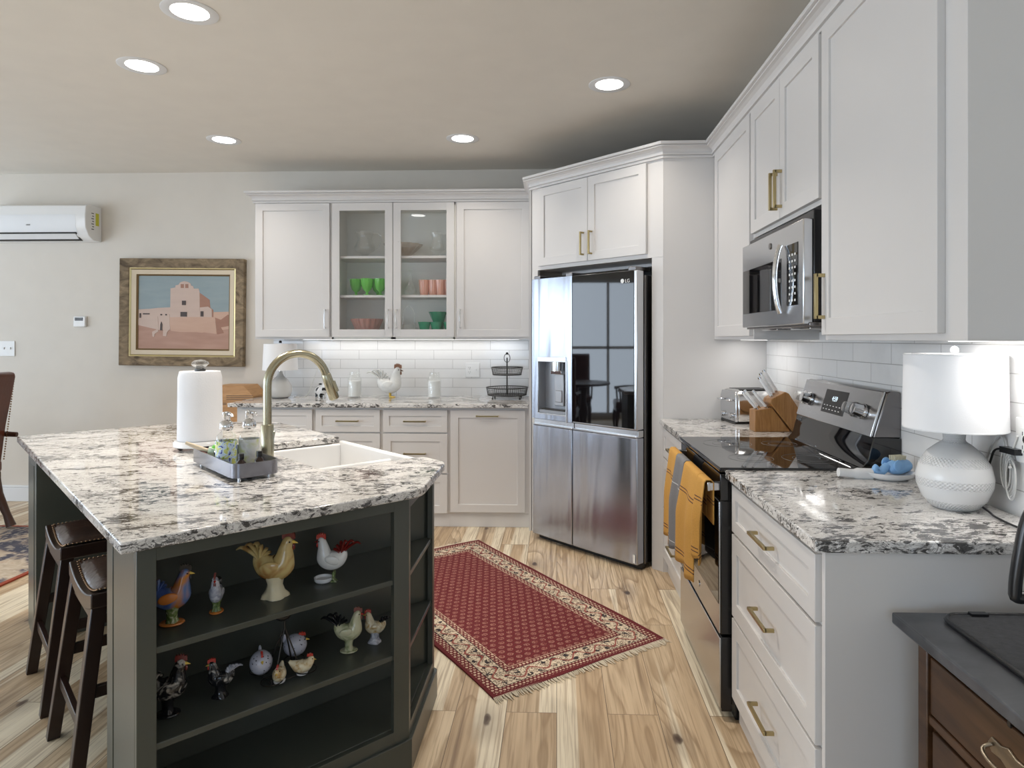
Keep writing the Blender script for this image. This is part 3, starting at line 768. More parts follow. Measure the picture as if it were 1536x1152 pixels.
# ================================================================== painting
t = thing('framed_painting', 'weathered wood framed painting of a pale adobe church under blue-green sky', 'painting', (-3.155, YF-.003, 1.612), 0)
t.rotation_euler = (0, R(.6), 0)
hw, hh = .535, .452
def ring(o, i_, yo, yi, m=0, bb=None, back=0):
    bb = bb or B(); (a, c), (d, e) = o, i_
    v = [(-a,yo,-c),(a,yo,-c),(a,yo,c),(-a,yo,c),(-d,yi,-e),(d,yi,-e),(d,yi,e),(-d,yi,e)]+[(-a,back,-c),(a,back,-c),(a,back,c),(-a,back,c),(-d,back,-e),(d,back,-e),(d,back,e),(-d,back,e)]
    f = [(0,1,5,4),(1,2,6,5),(2,3,7,6),(3,0,4,7)]+[(8,9,1,0),(9,10,2,1),(10,11,3,2),(11,8,0,3),(4,5,13,12),(5,6,14,13),(6,7,15,14),(7,4,12,15),(8,12,13,9),(9,13,14,10),(10,14,15,11),(11,15,12,8)]
    return bb.add(v, f, m)
ring((hw,hh),(hw-.078,hh-.078),-.052,-.040).obj('outer_frame', M['barn'], t, bev=.006)
ring((hw-.078,hh-.078),(hw-.094,hh-.094),-.036,-.028).obj('gilt_fillet', M['gold'], t, bev=.002)
ring((hw-.094,hh-.094),(hw-.131,hh-.131),-.030,-.024).obj('linen_liner', plain('linen', (.68,.58,.44), .9, bump=.3, bs=300), t)
ring((hw-.131,hh-.131),(hw-.144,hh-.144),-.024,-.014).obj('inner_fillet', plain('dark_gilt', (.20,.13,.06), .5, .5), t)
aw, ah = hw-.144, hh-.144
sky = NT('painted_sky'); z_ = sky.xyz()[2]
sky.set(sky.mix(sky.noise(sky.map(scale=(4,1,22)), 1, 4), (.21,.28,.30), (.31,.36,.37)), .6)
def paint(name, a, b_, sc=(3,1,16)):
    q = NT(name); q.set(q.mix(q.noise(q.map(scale=sc), 1, 4), a, b_), .65); return q.mat
pm = [sky.mat, paint('painted_adobe', (.50,.37,.31), (.62,.48,.41)), paint('painted_earth', (.33,.17,.12), (.55,.35,.27)), paint('painted_shade', (.30,.15,.10), (.38,.20,.14)),
      plain('painted_dark', (.06,.04,.035), .6), paint('painted_adobe_wall', (.50,.31,.22), (.62,.42,.33))]
b = B(); lay = [0]
def poly(pts, m):
    lay[0] += 1; y = -.010-.00025*lay[0]
    px = [(-aw+2*aw*(x-190)/(1062-190), y, ah-2*ah*(zz-212)/(930-212)) for x, zz in pts]
    v = px+[(a_, -.009, c_) for a_, _, c_ in px]; n = len(px)
    b.add(v, [tuple(range(n))]+[(i, n+i, n+(i+1)%n, (i+1)%n) for i in range(n)], m)
b.box(-aw-.003, -.010, -ah-.003, aw+.003, -.004, ah+.003, 0)
poly([(190,640),(1062,560),(1062,930),(190,930)], 5)
poly([(190,700),(500,740),(800,770),(1062,730),(1062,930),(190,930)], 2)
poly([(190,545),(300,538),(380,528),(500,522),(500,660),(190,660)], 1)
poly([(773,372),(875,445),(882,520),(912,545),(912,630),(773,630)], 3)
poly([(782,520),(860,512),(895,535),(898,640),(782,640)], 1)
poly([(497,335),(545,325),(545,305),(575,298),(585,280),(600,270),(630,262),(665,270),(690,285),(695,305),(715,312),(722,335),(768,335),(778,372),(782,640),(497,640)], 1)
poly([(915,565),(1062,560),(1062,625),(915,610)], 5)
poly([(488,620),(700,615),(930,615),(945,780),(820,765),(600,765),(505,755),(488,700)], 5)
poly([(930,620),(985,640),(1050,590),(1062,590),(1062,700),(985,715),(1015,770),(950,785)], 3)
poly([(190,640),(320,640),(350,612),(378,612),(385,745),(190,700)], 1)
poly([(385,600),(400,585),(430,582),(470,582),(490,590),(496,745),(385,745)], 1)
poly([(325,765),(378,738),(385,760),(350,785),(345,815),(328,810)], 1)
poly([(430,750),(495,700),(500,730),(470,765),(462,808),(430,805)], 1)
for q in ([(596,292),(625,292),(625,330),(596,330)], [(640,292),(668,292),(668,330),(640,330)]): poly(q, 3)
for q in ([(610,455),(648,455),(648,498),(610,498)], [(597,566),(658,566),(658,612),(597,612)], [(790,558),(817,558),(817,610),(790,610)], [(235,582),(297,582),(297,594),(235,594)], [(202,582),(215,582),(215,628),(202,628)], [(402,750),(404,690),(414,662),(424,690),(424,750)], [(404,588),(420,588),(420,602),(404,602)], [(452,588),(466,588),(466,602),(452,602)]): poly(q, 4)
b.obj('painted_canvas', pm, t, smooth=10)
# ================================================================== kitchen island (local x = along the near face, y = away to the upper left)
q45 = R(45)
isl = thing('kitchen_island', 'dark green kitchen island with open shelves of rooster figurines and an angled end', 'island', (0,0,0), q45)
U0, U1, UC, V0, V1 = .380, 1.458, 1.148, 1.819, 4.03
VC = V0+(U1-UC)
g = M['green']
b = B()   # outline face frame of near bookcase
b.box(U0, V0, .10, U0+.043, V0+.02, .884); b.box(1.093, V0, .10, UC, V0+.02, .884)
b.box(U0+.043, V0, .842, 1.093, V0+.02, .884); b.box(U0+.043, V0, .10, 1.093, V0+.02, .145)
b.obj('face_frame', g, isl, bev=.0012)
b = B(); b.box(U0, V0+.021, .10, U0+.018, 2.078, .884); b.box(U0+.006, 2.078, .10, U0+.018, 2.092, .884); b.box(U0, 2.092, .10, U0+.06, 2.165, .884)
b.obj('side_panel', g, isl, bev=.001)
B().box(U0+.019, 2.132, .10, 1.44, 2.15, .884).obj('back_panel', g, isl)
for z in (.145, .386, .625):
    e = .021 if z < .2 else .007; k = e*math.tan(R(22.5)); th = .017; f_ = e*c45
    B().prism([(U0+.02, V0+e), (UC-k, V0+e), (U1-e*c45-.02, VC+e*c45-.02), (1.44, 2.130), (U0+.02, 2.130)], z-th, z).obj('shelf', g, isl, bev=.0022)
# angled face frame
Ta = Matrix.Translation((UC, V0, 0)) @ Matrix.Rotation(q45, 4, 'Z'); LA = (U1-UC)*math.sqrt(2)
b = B(); b.box(0, .001, .10, .022, .02, .884, T=Ta); b.box(LA-.035, .001, .10, LA, .02, .884, T=Ta); b.box(.022, .001, .842, LA-.035, .02, .884, T=Ta); b.box(.022, .001, .10, LA-.035, .02, .145, T=Ta)
b.obj('angled_face_frame', g, isl, bev=.0012)
b = B(); b.prism([(U0-.004, V0-.010), (UC+.004, V0-.010), (U1+.010, VC-.004), (U1+.010, VC+.04), (U1-.02, VC+.04), (1.44, VC+.02), (1.12, V0+.02), (U0-.004, V0+.02)], 0, .105)
b.obj('plinth', g, isl, bev=.002)
b = B(); b.box(.74, 2.166, 0, .758, 3.74, .884); b.obj('knee_wall', g, isl)
b = B(); b.box(.759, 3.0, 0, U1, 3.018, .884); b.box(1.43, 2.135, .10, U1, 2.19, .884)
b.obj('partition', g, isl)
b = B(); b.box(U0+.02, 2.151, 0, 1.44, 2.166, .884); b.obj('inner_panel', g, isl)
b = B(); b.box(1.438, 2.19, .10, U1, 3.0, .655); b.box(1.438, 3.0, .10, U1, 3.70, .884); b.obj('rear_panel', g, isl, bev=.001)
b = B(); b.prism([(U0, 3.74), (U1, 3.70), (U1, 3.72), (1.15, V1), (U0, V1)], 0, .884); b.obj('far_end_block', g, isl, bev=.002)
B().box(U0-.002, 3.80, .0, U0+.0, 3.97, .80).obj('end_moulding', g, isl)

# countertop with sink cut-out (one slab around the opening)
OUT = [(.338,1.776), (1.17,1.776), (1.485,2.091), (1.485,2.25), (1.067,2.25), (1.067,2.978), (1.485,2.978), (1.485,3.745), (1.17,4.06), (.338,4.06)]
def rounded(pts, idx, r, n=6):
    out = []
    for i, p in enumerate(pts):
        if i not in idx: out.append(p); continue
        P = Vector(p); a = (Vector(pts[i-1])-P).normalized(); c = (Vector(pts[(i+1) % len(pts)])-P).normalized()
        A, C = P+a*r, P+c*r
        for k in range(n+1):
            t_ = k/n; out.append(tuple(A*(1-t_)**2+P*2*t_*(1-t_)+C*t_**2))
    return out
OUT = rounded(OUT, (1, 2, 3), .04)
T45 = Matrix.Rotation(q45, 4, 'Z')
tag(B().prism([tuple((T45 @ Vector((x, y, 0)))[:2]) for x, y in OUT], .884, .914).obj('granite_countertop', M['granite'], bev=.005, bseg=3),
    'large speckled granite countertop on the green island around the sink', 'countertop')

# farmhouse sink
t = thing('farmhouse_sink', 'white double-bowl farmhouse sink set in the island', 'sink', (0,0,0), q45)
su0, su1, sv0, sv1 = 1.045, 1.507, 2.252, 2.976; w_ = .022; zt, zb = .883, .68
b = B(); b.box(su0, sv0, zb-.02, su1, sv1, zb)
b.box(su0, sv0, zb, su0+w_, sv1, zt); b.box(su1-.028, sv0, zb, su1, sv1, zt+.012); b.box(su0, sv0, zb, su1, sv0+w_, zt); b.box(su0, sv1-w_, zb, su1, sv1, zt)
b.obj('basin', M['ceramic'], t, bev=.008, bseg=3)
B().box(su0+w_-.003, 2.475, zb, su1-.024, 2.505, .874).obj('divider', M['ceramic'], t, bev=.012, bseg=4)
for v in (2.36, 2.73): B().lathe([(0,0),(.04,0),(.045,.003),(.045,0)], 24, c=((su0+su1)/2, v, zb)).obj('drain', M['darkmetal'], t)

# faucet
fx, fy = -1.14, 2.549
t = thing('kitchen_faucet', 'tall brushed nickel gooseneck faucet with pull-down sprayer', 'faucet', (fx, fy, .914), math.atan2(.191, .195))
B().lathe([(0,0),(.031,0),(.031,.006),(.0245,.008),(.0245,.135),(.022,.138),(0,.138)], 32).obj('base_sleeve', M['nickel'], t, smooth=50)
pts = [(0,0,.13),(0,0,.20),(0,0,.292)]
cx_, rr = .124, .124
for i in range(0, 19):
    a = PI-PI*i/18*.915; pts.append((cx_+rr*math.cos(a), 0, .292+rr*math.sin(a)*1.0-.0))
B().tube(pts, .0165, 18).obj('gooseneck', M['nickel'], t, smooth=60)
e = Vector(pts[-1]); d = (e-Vector(pts[-2])).normalized()
sp = B().tube([e-d*.004, e, e+d*.03, e+d*.105, e+d*.11], [.017,.0195,.0205,.0215,.018], 24).obj('spray_head', M['nickel'], t, smooth=40)
B().tube([e+d*.030+Vector((.014,-.012,0)), e+d*.075+Vector((.016,-.012,0))], .010, 12).obj('spray_button', M['nickel'], sp)
B().tube([(.01,.012,.07),(.03,.034,.075),(.045,.05,.10)], [.011,.010,.006], 12).obj('lever', M['nickel'], t, smooth=60)

# paper towel holder + roll
px_, py_ = -1.535, 2.775
t = thing('paper_towel_holder', 'white round-footed paper towel holder with crystal knob', 'paper towel holder', (px_, py_, .914))
B().lathe([(0,.016),(.098,.016),(.104,.020),(.104,.036),(.098,.042),(0,.042)], 40).obj('base', M['ceramic'], t, smooth=50)
for a in (0, 1.57, 3.14, 4.71): B().ell((.075*math.cos(a+.6), .075*math.sin(a+.6), .010), (.012,.012,.010)).obj('foot', M['espresso'], t)
B().cyl((0,0,.04), (0,0,.345), .007).obj('pole', M['chrome'], t)
B().lathe([(0,.337),(.022,.337),(.022,.345),(.012,.350),(.0,.352)], 24).obj('collar', M['black'], t)
B().lathe([(.012,.348),(.030,.360),(.037,.366),(.032,.377),(.020,.384),(0,.387)], 8).obj('crystal_knob', M['acrylic'], t, smooth=5)
b = B(); b.lathe([(.020,.044),(.088,.044),(.089,.05),(.086,.31),(.080,.336),(.020,.336)], 48, sc=(1,1)); b.lathe([(.02,.336),(.019,.19),(.02,.044)], 24)
tag(b.obj('paper_towel_roll', M['paper'], loc=(px_, py_, .914), smooth=50), 'full white paper towel roll standing on its holder on the island', 'paper towels')

# soap tray and what is in it
t = thing('soap_tray', 'grey metallic oblong tray of bottles beside the faucet', 'tray', (0,0,.914), q45)
tu0, tu1, tv0, tv1 = .750, .908, 2.255, 2.72
def rrect(x0, y0, x1, y1, r, n=5):
    out = []
    for (cx, cy, a0) in ((x1-r, y0+r, -90), (x1-r, y1-r, 0), (x0+r, y1-r, 90), (x0+r, y0+r, 180)):
        for k in range(n+1): a = R(a0+90*k/n); out.append((cx+r*math.cos(a), cy+r*math.sin(a)))
    return out
o_ = rrect(tu0, tv0, tu1, tv1, .035); i_ = rrect(tu0+.005, tv0+.005, tu1-.005, tv1-.005, .031); n = len(o_)
v = [(x,y,.012) for x,y in o_]+[(x,y,.060) for x,y in o_]+[(x,y,.060) for x,y in i_]+[(x,y,.018) for x,y in i_]
f = [tuple(range(n))[::-1], tuple(3*n+i for i in range(n))]
for k in range(3): f += [(k*n+i, k*n+(i+1)%n, (k+1)*n+(i+1)%n, (k+1)*n+i) for i in range(n)]
B().add(v, f).obj('tray_body', plain('pewter', (.20,.20,.225), .22, .9), t)
for (x, y) in ((tu0+.03, tv0+.03), (tu1-.03, tv0+.03), (tu0+.03, tv1-.03), (tu1-.03, tv1-.03)): B().cyl((x, y, 0), (x, y, .013), .006).obj('foot', M['chrome'], t)
def uv(u, v): return ((u-v)*c45, (u+v)*c45)
def lemon(name, seed):
    m = NT(name); n_ = m.noise(m.map(loc=(seed,seed,0)), 48, 2, .4, .9)
    c = m.ramp(n_, [(.30,(.04,.05,.30)),(.36,(.50,.62,.75)),(.46,(.62,.74,.80)),(.52,(.62,.66,.20)),(.60,(.66,.70,.28)),(.66,(.20,.40,.08)),(.74,(.60,.72,.78))], True)
    return m.set(c, .25)
def soap(label, u, v, wrap, rz):
    x, y = uv(u, v); t = thing('soap_dispenser', label, 'soap dispenser', (x, y, .932), rz, 'glass soap dispensers in the tray')
    B().lathe([(0,0),(.032,0),(.036,.006),(.036,.095),(.031,.115),(.018,.128),(.015,.135),(0,.135)], 28).obj('bottle', M['clear'], t, smooth=50)
    B().lathe([(.0366,.012),(.0366,.096),(.0360,.096),(.0360,.012)], 28).obj('printed_wrap', wrap, t)
    p = B().lathe([(0,.133),(.021,.133),(.024,.145),(.021,.160),(.012,.168),(.0135,.171),(.0135,.196),(0,.200)], 24).obj('pump', M['chrome'], t, smooth=40)
    B().tube([(.0,0,.190),(.022,0,.190),(.030,0,.182)], [.006,.005,.004], 10).obj('spout', M['chrome'], p)
soap('clear pump bottle with lemon and blue print, left of the pair in the tray', .793, 2.455, lemon('lemon_print', 1), R(-20))
soap('clear pump bottle with pale print, nearest the faucet in the tray', .869, 2.445, patch('pale_print', [(.50,.50,.48),(.66,.67,.66),(.55,.58,.30)], 30), R(-10))
def small_bottle(label, u, v, h, r, body, capm, name='small_bottle'):
    x, y = uv(u, v); t = thing(name, label, 'bottle', (x, y, .932), 0)
    B().lathe([(0,0),(r,0),(r,h*.55),(r*.5,h*.68),(r*.5,h*.74),(0,h*.74)], 20).obj('bottle_body', body, t, smooth=50)
    B().lathe([(0,h*.72),(r*.62,h*.72),(r*.62,h),(0,h)], 20, rip=lambda a, z: .05*math.cos(a*12)).obj('cap', capm, t, smooth=30)
ambe = plain('dark_amber_glass', (.03,.012,.006), .08)
small_bottle('tiny dark bottle with black cap at the tray front left', .795, 2.315, .066, .016, ambe, M['black'])
small_bottle('tiny dark bottle with black cap at the tray front right', .858, 2.318, .068, .016, ambe, M['black'])
small_bottle('tiny dark bottle with silver cap at the tray back left side', .785, 2.535, .050, .015, ambe, M['chrome'])
x, y = uv(.80, 2.60)
t = thing('scrub_brush', 'dish brush with pale handle, green ring and white bristles lying in the tray', 'brush', (x, y, .940), R(20))
B().tube([(-.10,.01,.065),(-.07,.005,.052),(-.03,0,.035),(0,0,.03)], [.006,.008,.008,.010], 10).obj('handle', plain('pale_wood', (.62,.52,.38), .5), t, smooth=60)
B().tube([(.0,0,.012),(.008,0,.040)], [.030,.030], 20).obj('bristle_head', plain('green_white_bristles', (.55,.68,.52), .8, bump=.6, bs=200), t)
B().tube([(.008,0,.040),(.010,0,.050)], [.022,.018], 20).obj('cap_ring', plain('bright_green', (.12,.45,.05), .4), t)
x, y = uv(.79, 2.66)
tag(B().ell((0,0,.022), (.022,.024,.022)).obj('sponge', plain('wine_red_sponge', (.20,.02,.05), .8, bump=.5), loc=(x, y, .932)), 'round wine-red scrubber in the far end of the soap tray', 'scrubber')

# ================================================================== bar stools
def make_stool():
    t = thing('bar_stool', 'near dark wood saddle stool with studded leather seat, closest to the island shelves', 'stool', (.545, 2.62, 0), 0, 'bar stools tucked under the island')
    hw, hd, H = .205, .175, .60     # hw along y (island long side), hd along x
    n = 10; b = B(); top = []; 
    def sad(s): return H-.030+.036*abs(s)**2
    v = []; f = []
    for i in range(n+1):
        s = -1+2*i/n
        for (x, dz) in ((-hd, 0), (hd, 0), (hd, -.047), (-hd, -.047)): v.append((x, s*hw, sad(s)+dz))
    for i in range(n):
        for k in range(4): f.append((i*4+k, i*4+(k+1)%4, (i+1)*4+(k+1)%4, (i+1)*4+k))
    f += [(0,1,2,3), tuple(n*4+k for k in (3,2,1,0))]
    B().add(v, f).obj('seat', M['espresso'], t, bev=.004, smooth=30)
    v = []; f = []; m_ = 12
    for i in range(m_+1):
        for j in range(m_+1):
            s = -1+2*i/m_; r_ = -1+2*j/m_
            z = sad(s)+.002+.032*(1-s**6)*(1-r_**6)**.7*(1 if abs(s) < 1 and abs(r_) < 1 else 0)
            v.append((r_*(hd-.022), s*(hw-.022), z))
    for i in range(m_):
        for j in range(m_): a = i*(m_+1)+j; f.append((a, a+1, a+m_+2, a+m_+1))
    B().add(v, f).obj('leather_pad', M['leather'], t, smooth=80)
    b = B()
    for i in range(26):
        s = -1+2*(i+.5)/26
        for x in (-hd+.022, hd-.022): b.ell((x, s*(hw-.022), sad(s)+.004), (.004,.004,.003), seg=6)
    for j in range(22):
        x = -(hd-.022)+2*(hd-.022)*(j+.5)/22
        for s in (-1, 1): b.ell((x, s*(hw-.022), sad(1)+.003), (.004,.004,.003), seg=6)
    b.obj('nailhead_trim', M['tan_trim'], t, smooth=80)
    for sx in (-1, 1):
        for sy in (-1, 1):
            a = Vector((sx*(hd-.025), sy*(hw-.028), sad(1)-.037)); c = Vector((sx*(hd+.045), sy*(hw+.008), 0))
            q = .021; v = [(a.x-q,a.y-q,a.z),(a.x+q,a.y-q,a.z),(a.x+q,a.y+q,a.z),(a.x-q,a.y+q,a.z),(c.x-q*.9,c.y-q*.9,0),(c.x+q*.9,c.y-q*.9,0),(c.x+q*.9,c.y+q*.9,0),(c.x-q*.9,c.y+q*.9,0)]
            B().add(v, [(0,1,2,3),(7,6,5,4),(0,4,5,1),(1,5,6,2),(2,6,7,3),(3,7,4,0)]).obj('leg', M['espresso'], t, bev=.003)
    def at(sx, sy, z):
        k = 1-z/(sad(1)-.037); return Vector((sx*(hd-.025+.07*k), sy*(hw-.028+.036*k), z))
    for (p, q_, z) in (((-1,-1),(-1,1),.20), ((1,-1),(1,1),.20), ((-1,-1),(1,-1),.30), ((-1,1),(1,1),.30), ((-1,-1),(-1,1),.52), ((1,-1),(1,1),.52)):
        a, c = at(*p, z), at(*q_, z); dd = (c-a).normalized(); s = Vector((-dd.y, dd.x, 0))*.009; u_ = Vector((0,0,.018))
        v = [a-s-u_, a+s-u_, a+s+u_, a-s+u_, c-s-u_, c+s-u_, c+s+u_, c-s+u_]
        B().add(v, [(0,3,2,1),(4,5,6,7),(0,1,5,4),(1,2,6,5),(2,3,7,6),(3,0,4,7)]).obj('stretcher', M['espresso'], t, bev=.002)
    return t
st = make_stool()
p = uv(.553, 2.60); st.location = (p[0], p[1], 0); st.rotation_euler = (0,0,q45)
p = uv(.553, 3.21); dup(st, (p[0], p[1], 0), q45, 'far dark wood saddle stool with studded leather seat, under the left end of the island')

# ================================================================== rooster and hen figurines
def loft(b, rings, seg=18, m=0, T=None):
    """rings: (x, z, half-thickness in plane, half-width) along a smooth spine"""
    pr = spl(rings, 5); n = len(pr); v = []; f = []
    for i, (x, z, a, w) in enumerate(pr):
        x0, z0 = pr[max(i-1,0)][:2]; x1, z1 = pr[min(i+1,n-1)][:2]
        tx, tz = x1-x0, z1-z0; L = math.hypot(tx, tz) or 1; nx, nz = -tz/L, tx/L
        for k in range(seg):
            an = 2*PI*k/seg; v.append((x+nx*a*math.cos(an), w*math.sin(an), z+nz*a*math.cos(an)))
    for i in range(n-1):
        for k in range(seg): l = (k+1) % seg; f.append((i*seg+k, i*seg+l, (i+1)*seg+l, (i+1)*seg+k))
    f.append(tuple(range(seg))[::-1]); f.append(tuple((n-1)*seg+k for k in range(seg)))
    return b.add(v, f, m, T)
def comb(b, x, z, L, h, th, n=5, m=0):
    pts = []
    for i in range(n*2+1):
        u = i/(n*2); pts.append((x-L/2+L*u, z+h*(.45+.55*math.sin(PI*(.15+.8*u)))*(1 if i % 2 else .62)))
    pts = [(x-L/2, z-h*.3)]+pts+[(x+L/2, z-h*.3)]
    nn = len(pts); v = [(a, -th, c) for a, c in pts]+[(a, th, c) for a, c in pts]
    b.add(v, [tuple(range(nn)), tuple(range(nn, 2*nn))[::-1]]+[(i, nn+i, nn+(i+1) % nn, (i+1) % nn) for i in range(nn)], m)
def rooster(name, label, loc, rz, h, body, mats, kind='rooster', base='disc', tail=1.0, group='rooster figurines on the island shelves', cat='figurine'):
    """total height h; faces local +x"""
    t = thing(name, label, cat, loc, rz, group)
    S_ = Matrix.Scale(h, 4)
    def P(b, nm, mt, par=t, sm=60):
        b.v = [S_ @ p for p in b.v]; return b.obj(nm, mt, par, smooth=sm)
    zb = .30 if base != 'feet' else .16
    b = B(); loft(b, [(-.30,zb+.36,.05,.04),(-.24,zb+.28,.13,.10),(-.13,zb+.19,.19,.15),(.0,zb+.16,.21,.165),(.11,zb+.21,.20,.155),(.15,zb+.32,.155,.13),(.165,zb+.43,.12,.105),(.185,zb+.52,.098,.09),(.205,zb+.585,.085,.078),(.22,zb+.64,.055,.055),(.225,zb+.665,.012,.012)])
    bd = P(b, 'body', body)
    hz = zb+.57; hx = .225
    b = B(); comb(b, hx-.01, hz+.085, .20, .11, .022); P(b, 'comb', mats['comb'], sm=20)
    b = B(); b.tube([(hx+.05, 0, hz+.005), (hx+.14, 0, hz-.02)], [.032, .003], 8); P(b, 'beak', mats['beak'])
    b = B(); b.ell((hx+.07, .016, hz-.075), (.020,.013,.048)); b.ell((hx+.07, -.016, hz-.075), (.020,.013,.048)); P(b, 'wattle', mats['comb'])
    b = B()
    for s in (-1, 1): b.ell((hx+.025, s*.070, hz+.015), (.014,.010,.014), seg=8)
    P(b, 'eye', M['blackglaze'])
    for s in (-1, 1):
        b = B(); b.ell((-.05, s*.145, zb+.2), (.16,.035,.095), rot=Matrix.Rotation(R(-12), 3, 'Y'))
        P(b, 'wing', mats.get('wing', body))
    if tail:
        b = B(); nf = 6
        for i in range(nf):
            a = R(132-20*i); L = .42*tail*(1-.05*i); y = (i % 3-1)*.022
            x0, z0 = -.22, zb+.28
            pts = [(x0, y, z0), (x0+L*.45*math.cos(a)-.03, y*1.3, z0+L*.45*math.sin(a)+.03), (x0+L*math.cos(a)-.07, y*1.5, z0+L*math.sin(a)*.95), (x0+L*1.15*math.cos(a)-.13, y*1.6, z0+L*.85*math.sin(a)-.01)]
            pts = spl(pts, 4); k = len(pts); b.tube(pts, [.062*math.sin(PI*(.18+.74*j/(k-1)))+.006 for j in range(k)], 8, flat=.45, up=(0,1,0))
        P(b, 'tail', mats['tail'])
    if base == 'disc':
        b = B(); b.lathe([(0,0),(.17,0),(.19,.02),(.18,.04),(0,.045)], 28, c=(.0,0,0), sc=(1.1,.9)); P(b, 'base', mats['base'])
        b = B(); b.lathe([(.11,.04),(.085,.12),(.095,.22),(.13,.34)], 20, rip=lambda a, z: .12*math.sin(a*5+z*20)); P(b, 'grass_stand', mats['stand'])
    elif base == 'rock':
        b = B(); b.lathe([(0,0),(.20,0),(.19,.04),(.14,.10),(.12,.20),(.14,.34)], 22, rip=lambda a, z: .10*math.sin(a*4+z*15)+.05*math.sin(a*7)); P(b, 'base', mats['base'])
    elif base == 'bowl':
        b = B(); b.lathe([(0,0),(.16,0),(.19,.04),(.195,.10),(.17,.10),(.155,.05),(0,.045)], 28, c=(.17,0,0)); P(b, 'dish', mats['base'])
        b = B()
        for s in (-1, 1): b.tube([(-.06, s*.05, .22), (-.05, s*.05, .05), (-.12, s*.05, .01), (.0, s*.06, .012)], [.03,.022,.02,.02], 8)
        P(b, 'feet', mats['stand'])
    else:
        b = B()
        for s in (-1, 1):
            b.tube([(0, s*.05, .24), (.0, s*.05, .03)], [.025,.018], 8)
            for a in (-25, 5, 35): b.tube([(0, s*.05, .018), (.13*math.cos(R(a)), s*(.05+.10*math.sin(R(a))), .012)], [.018,.010], 8)
        P(b, 'feet', mats['stand'])
    return t
red, yg = M['red'], M['yellowglaze']
def shelfpos(s, z, dv=.127):   # s measured from the bookcase's right front corner, dv behind the face
    return (*uv(1.148+s, V0+dv), z+.001)
rooster('rooster_figurine', 'blue and orange rooster figurine on an orange disc, far left of the top shelf', shelfpos(-.658,.625), R(25), .150, M['blueorange'], dict(comb=M['blackglaze'], beak=yg, tail=M['blueorange'], wing=M['terracotta'], base=M['terracotta'], stand=M['greenleaf']), tail=.75)
rooster('rooster_figurine', 'small grey and red rooster facing forward on an orange disc, second on the top shelf', shelfpos(-.546,.625), R(-70), .110, M['greywhite'], dict(comb=M['darkred'], beak=M['red'], tail=M['blackglaze'], base=M['terracotta'], stand=M['greenleaf']), tail=.5)
rooster('rooster_figurine', 'large tan and brown rooster figurine on a cream rock, middle of the top shelf', shelfpos(-.382,.625), R(5), .185, M['tanhen'], dict(comb=M['darkred'], beak=yg, tail=M['tanhen'], base=M['cream'], stand=M['cream']), base='rock', tail=.75)
rooster('rooster_figurine', 'white spotted hen figurine with red tail and a small dish, right of the top shelf', shelfpos(-.205,.625), R(185), .145, M['whitehen'], dict(comb=red, beak=M['darkred'], tail=M['darkred'], base=M['ceramic'], stand=M['greenleaf']), base='bowl', tail=.85)
rooster('rooster_figurine', 'black and white striped rooster figurine at the far left of the middle shelf', shelfpos(-.668,.386), R(20), .150, M['blackwhite'], dict(comb=M['darkred'], beak=yg, tail=M['blackwhite'], base=M['blackglaze'], stand=M['blackglaze']), tail=.75)
rooster('rooster_figurine', 'small black and white rooster with upright tail, second on the middle shelf', shelfpos(-.535,.386), R(200), .105, M['blackwhite'], dict(comb=red, beak=yg, tail=M['greywhite'], base=M['blackglaze'], stand=M['blackglaze']), base='rock', tail=.6)
rooster('rooster_figurine', 'pale green rooster figurine with a large black tail, right side of the middle shelf', shelfpos(-.145,.386), R(10), .135, M['palegreen'], dict(comb=plain('brown_red_glaze',(.16,.04,.03),.2), beak=M['red'], tail=M['blackglaze'], base=M['palegreen'], stand=M['palegreen']), tail=.9)
rooster('rooster_figurine', 'small cream rooster with red comb and black tail, far right of the middle shelf', shelfpos(-.052,.386), R(190), .105, M['creamhen'], dict(comb=red, beak=yg, tail=M['blackglaze'], base=M['greywhite'], stand=M['blackwhite']), base='rock', tail=.55)

# wire caddy with four hen shakers
cx, cy, cz = shelfpos(-.358, .386, .115)
t = thing('wire_caddy', 'black wire caddy topped by a black rooster, holding four little hens', 'caddy', (cx, cy, cz), R(45))
b = B()
for (x, y) in ((-.052,-.035), (.05,-.035), (-.052,.05), (.05,.05)):
    b.tube([(x+.03*math.cos(2*PI*i/20), y+.03*math.sin(2*PI*i/20), .016) for i in range(20)], .0018, 5, closed=True)
    b.tube([(x, y, .006), (x*.7, y*.7, .02), (x*.45, y*.45, .07), (0, 0, .145)], .0022, 6)
    b.tube([(x, y, .001), (x, y, .02)], .003, 6)
b.tube([(-.052,-.035,.006),(.05,-.035,.006),(.05,.05,.006),(-.052,.05,.006)], .002, 5, closed=True)
b.tube([(0,0,.14),(0,0,.165)], .003, 6)
b.obj('wire_frame', M['darkmetal'], t)
b = B(); loft(b, [(-.035,.205,.004,.006),(-.02,.185,.012,.010),(0,.178,.014,.011),(.016,.190,.010,.008),(.020,.205,.007,.006),(.022,.213,.002,.002)]); b.tube([(-.03,0,.19),(-.045,0,.212),(-.03,0,.222)], [.010,.010,.004], 8)
b.obj('finial', M['blackglaze'], t, smooth=60)
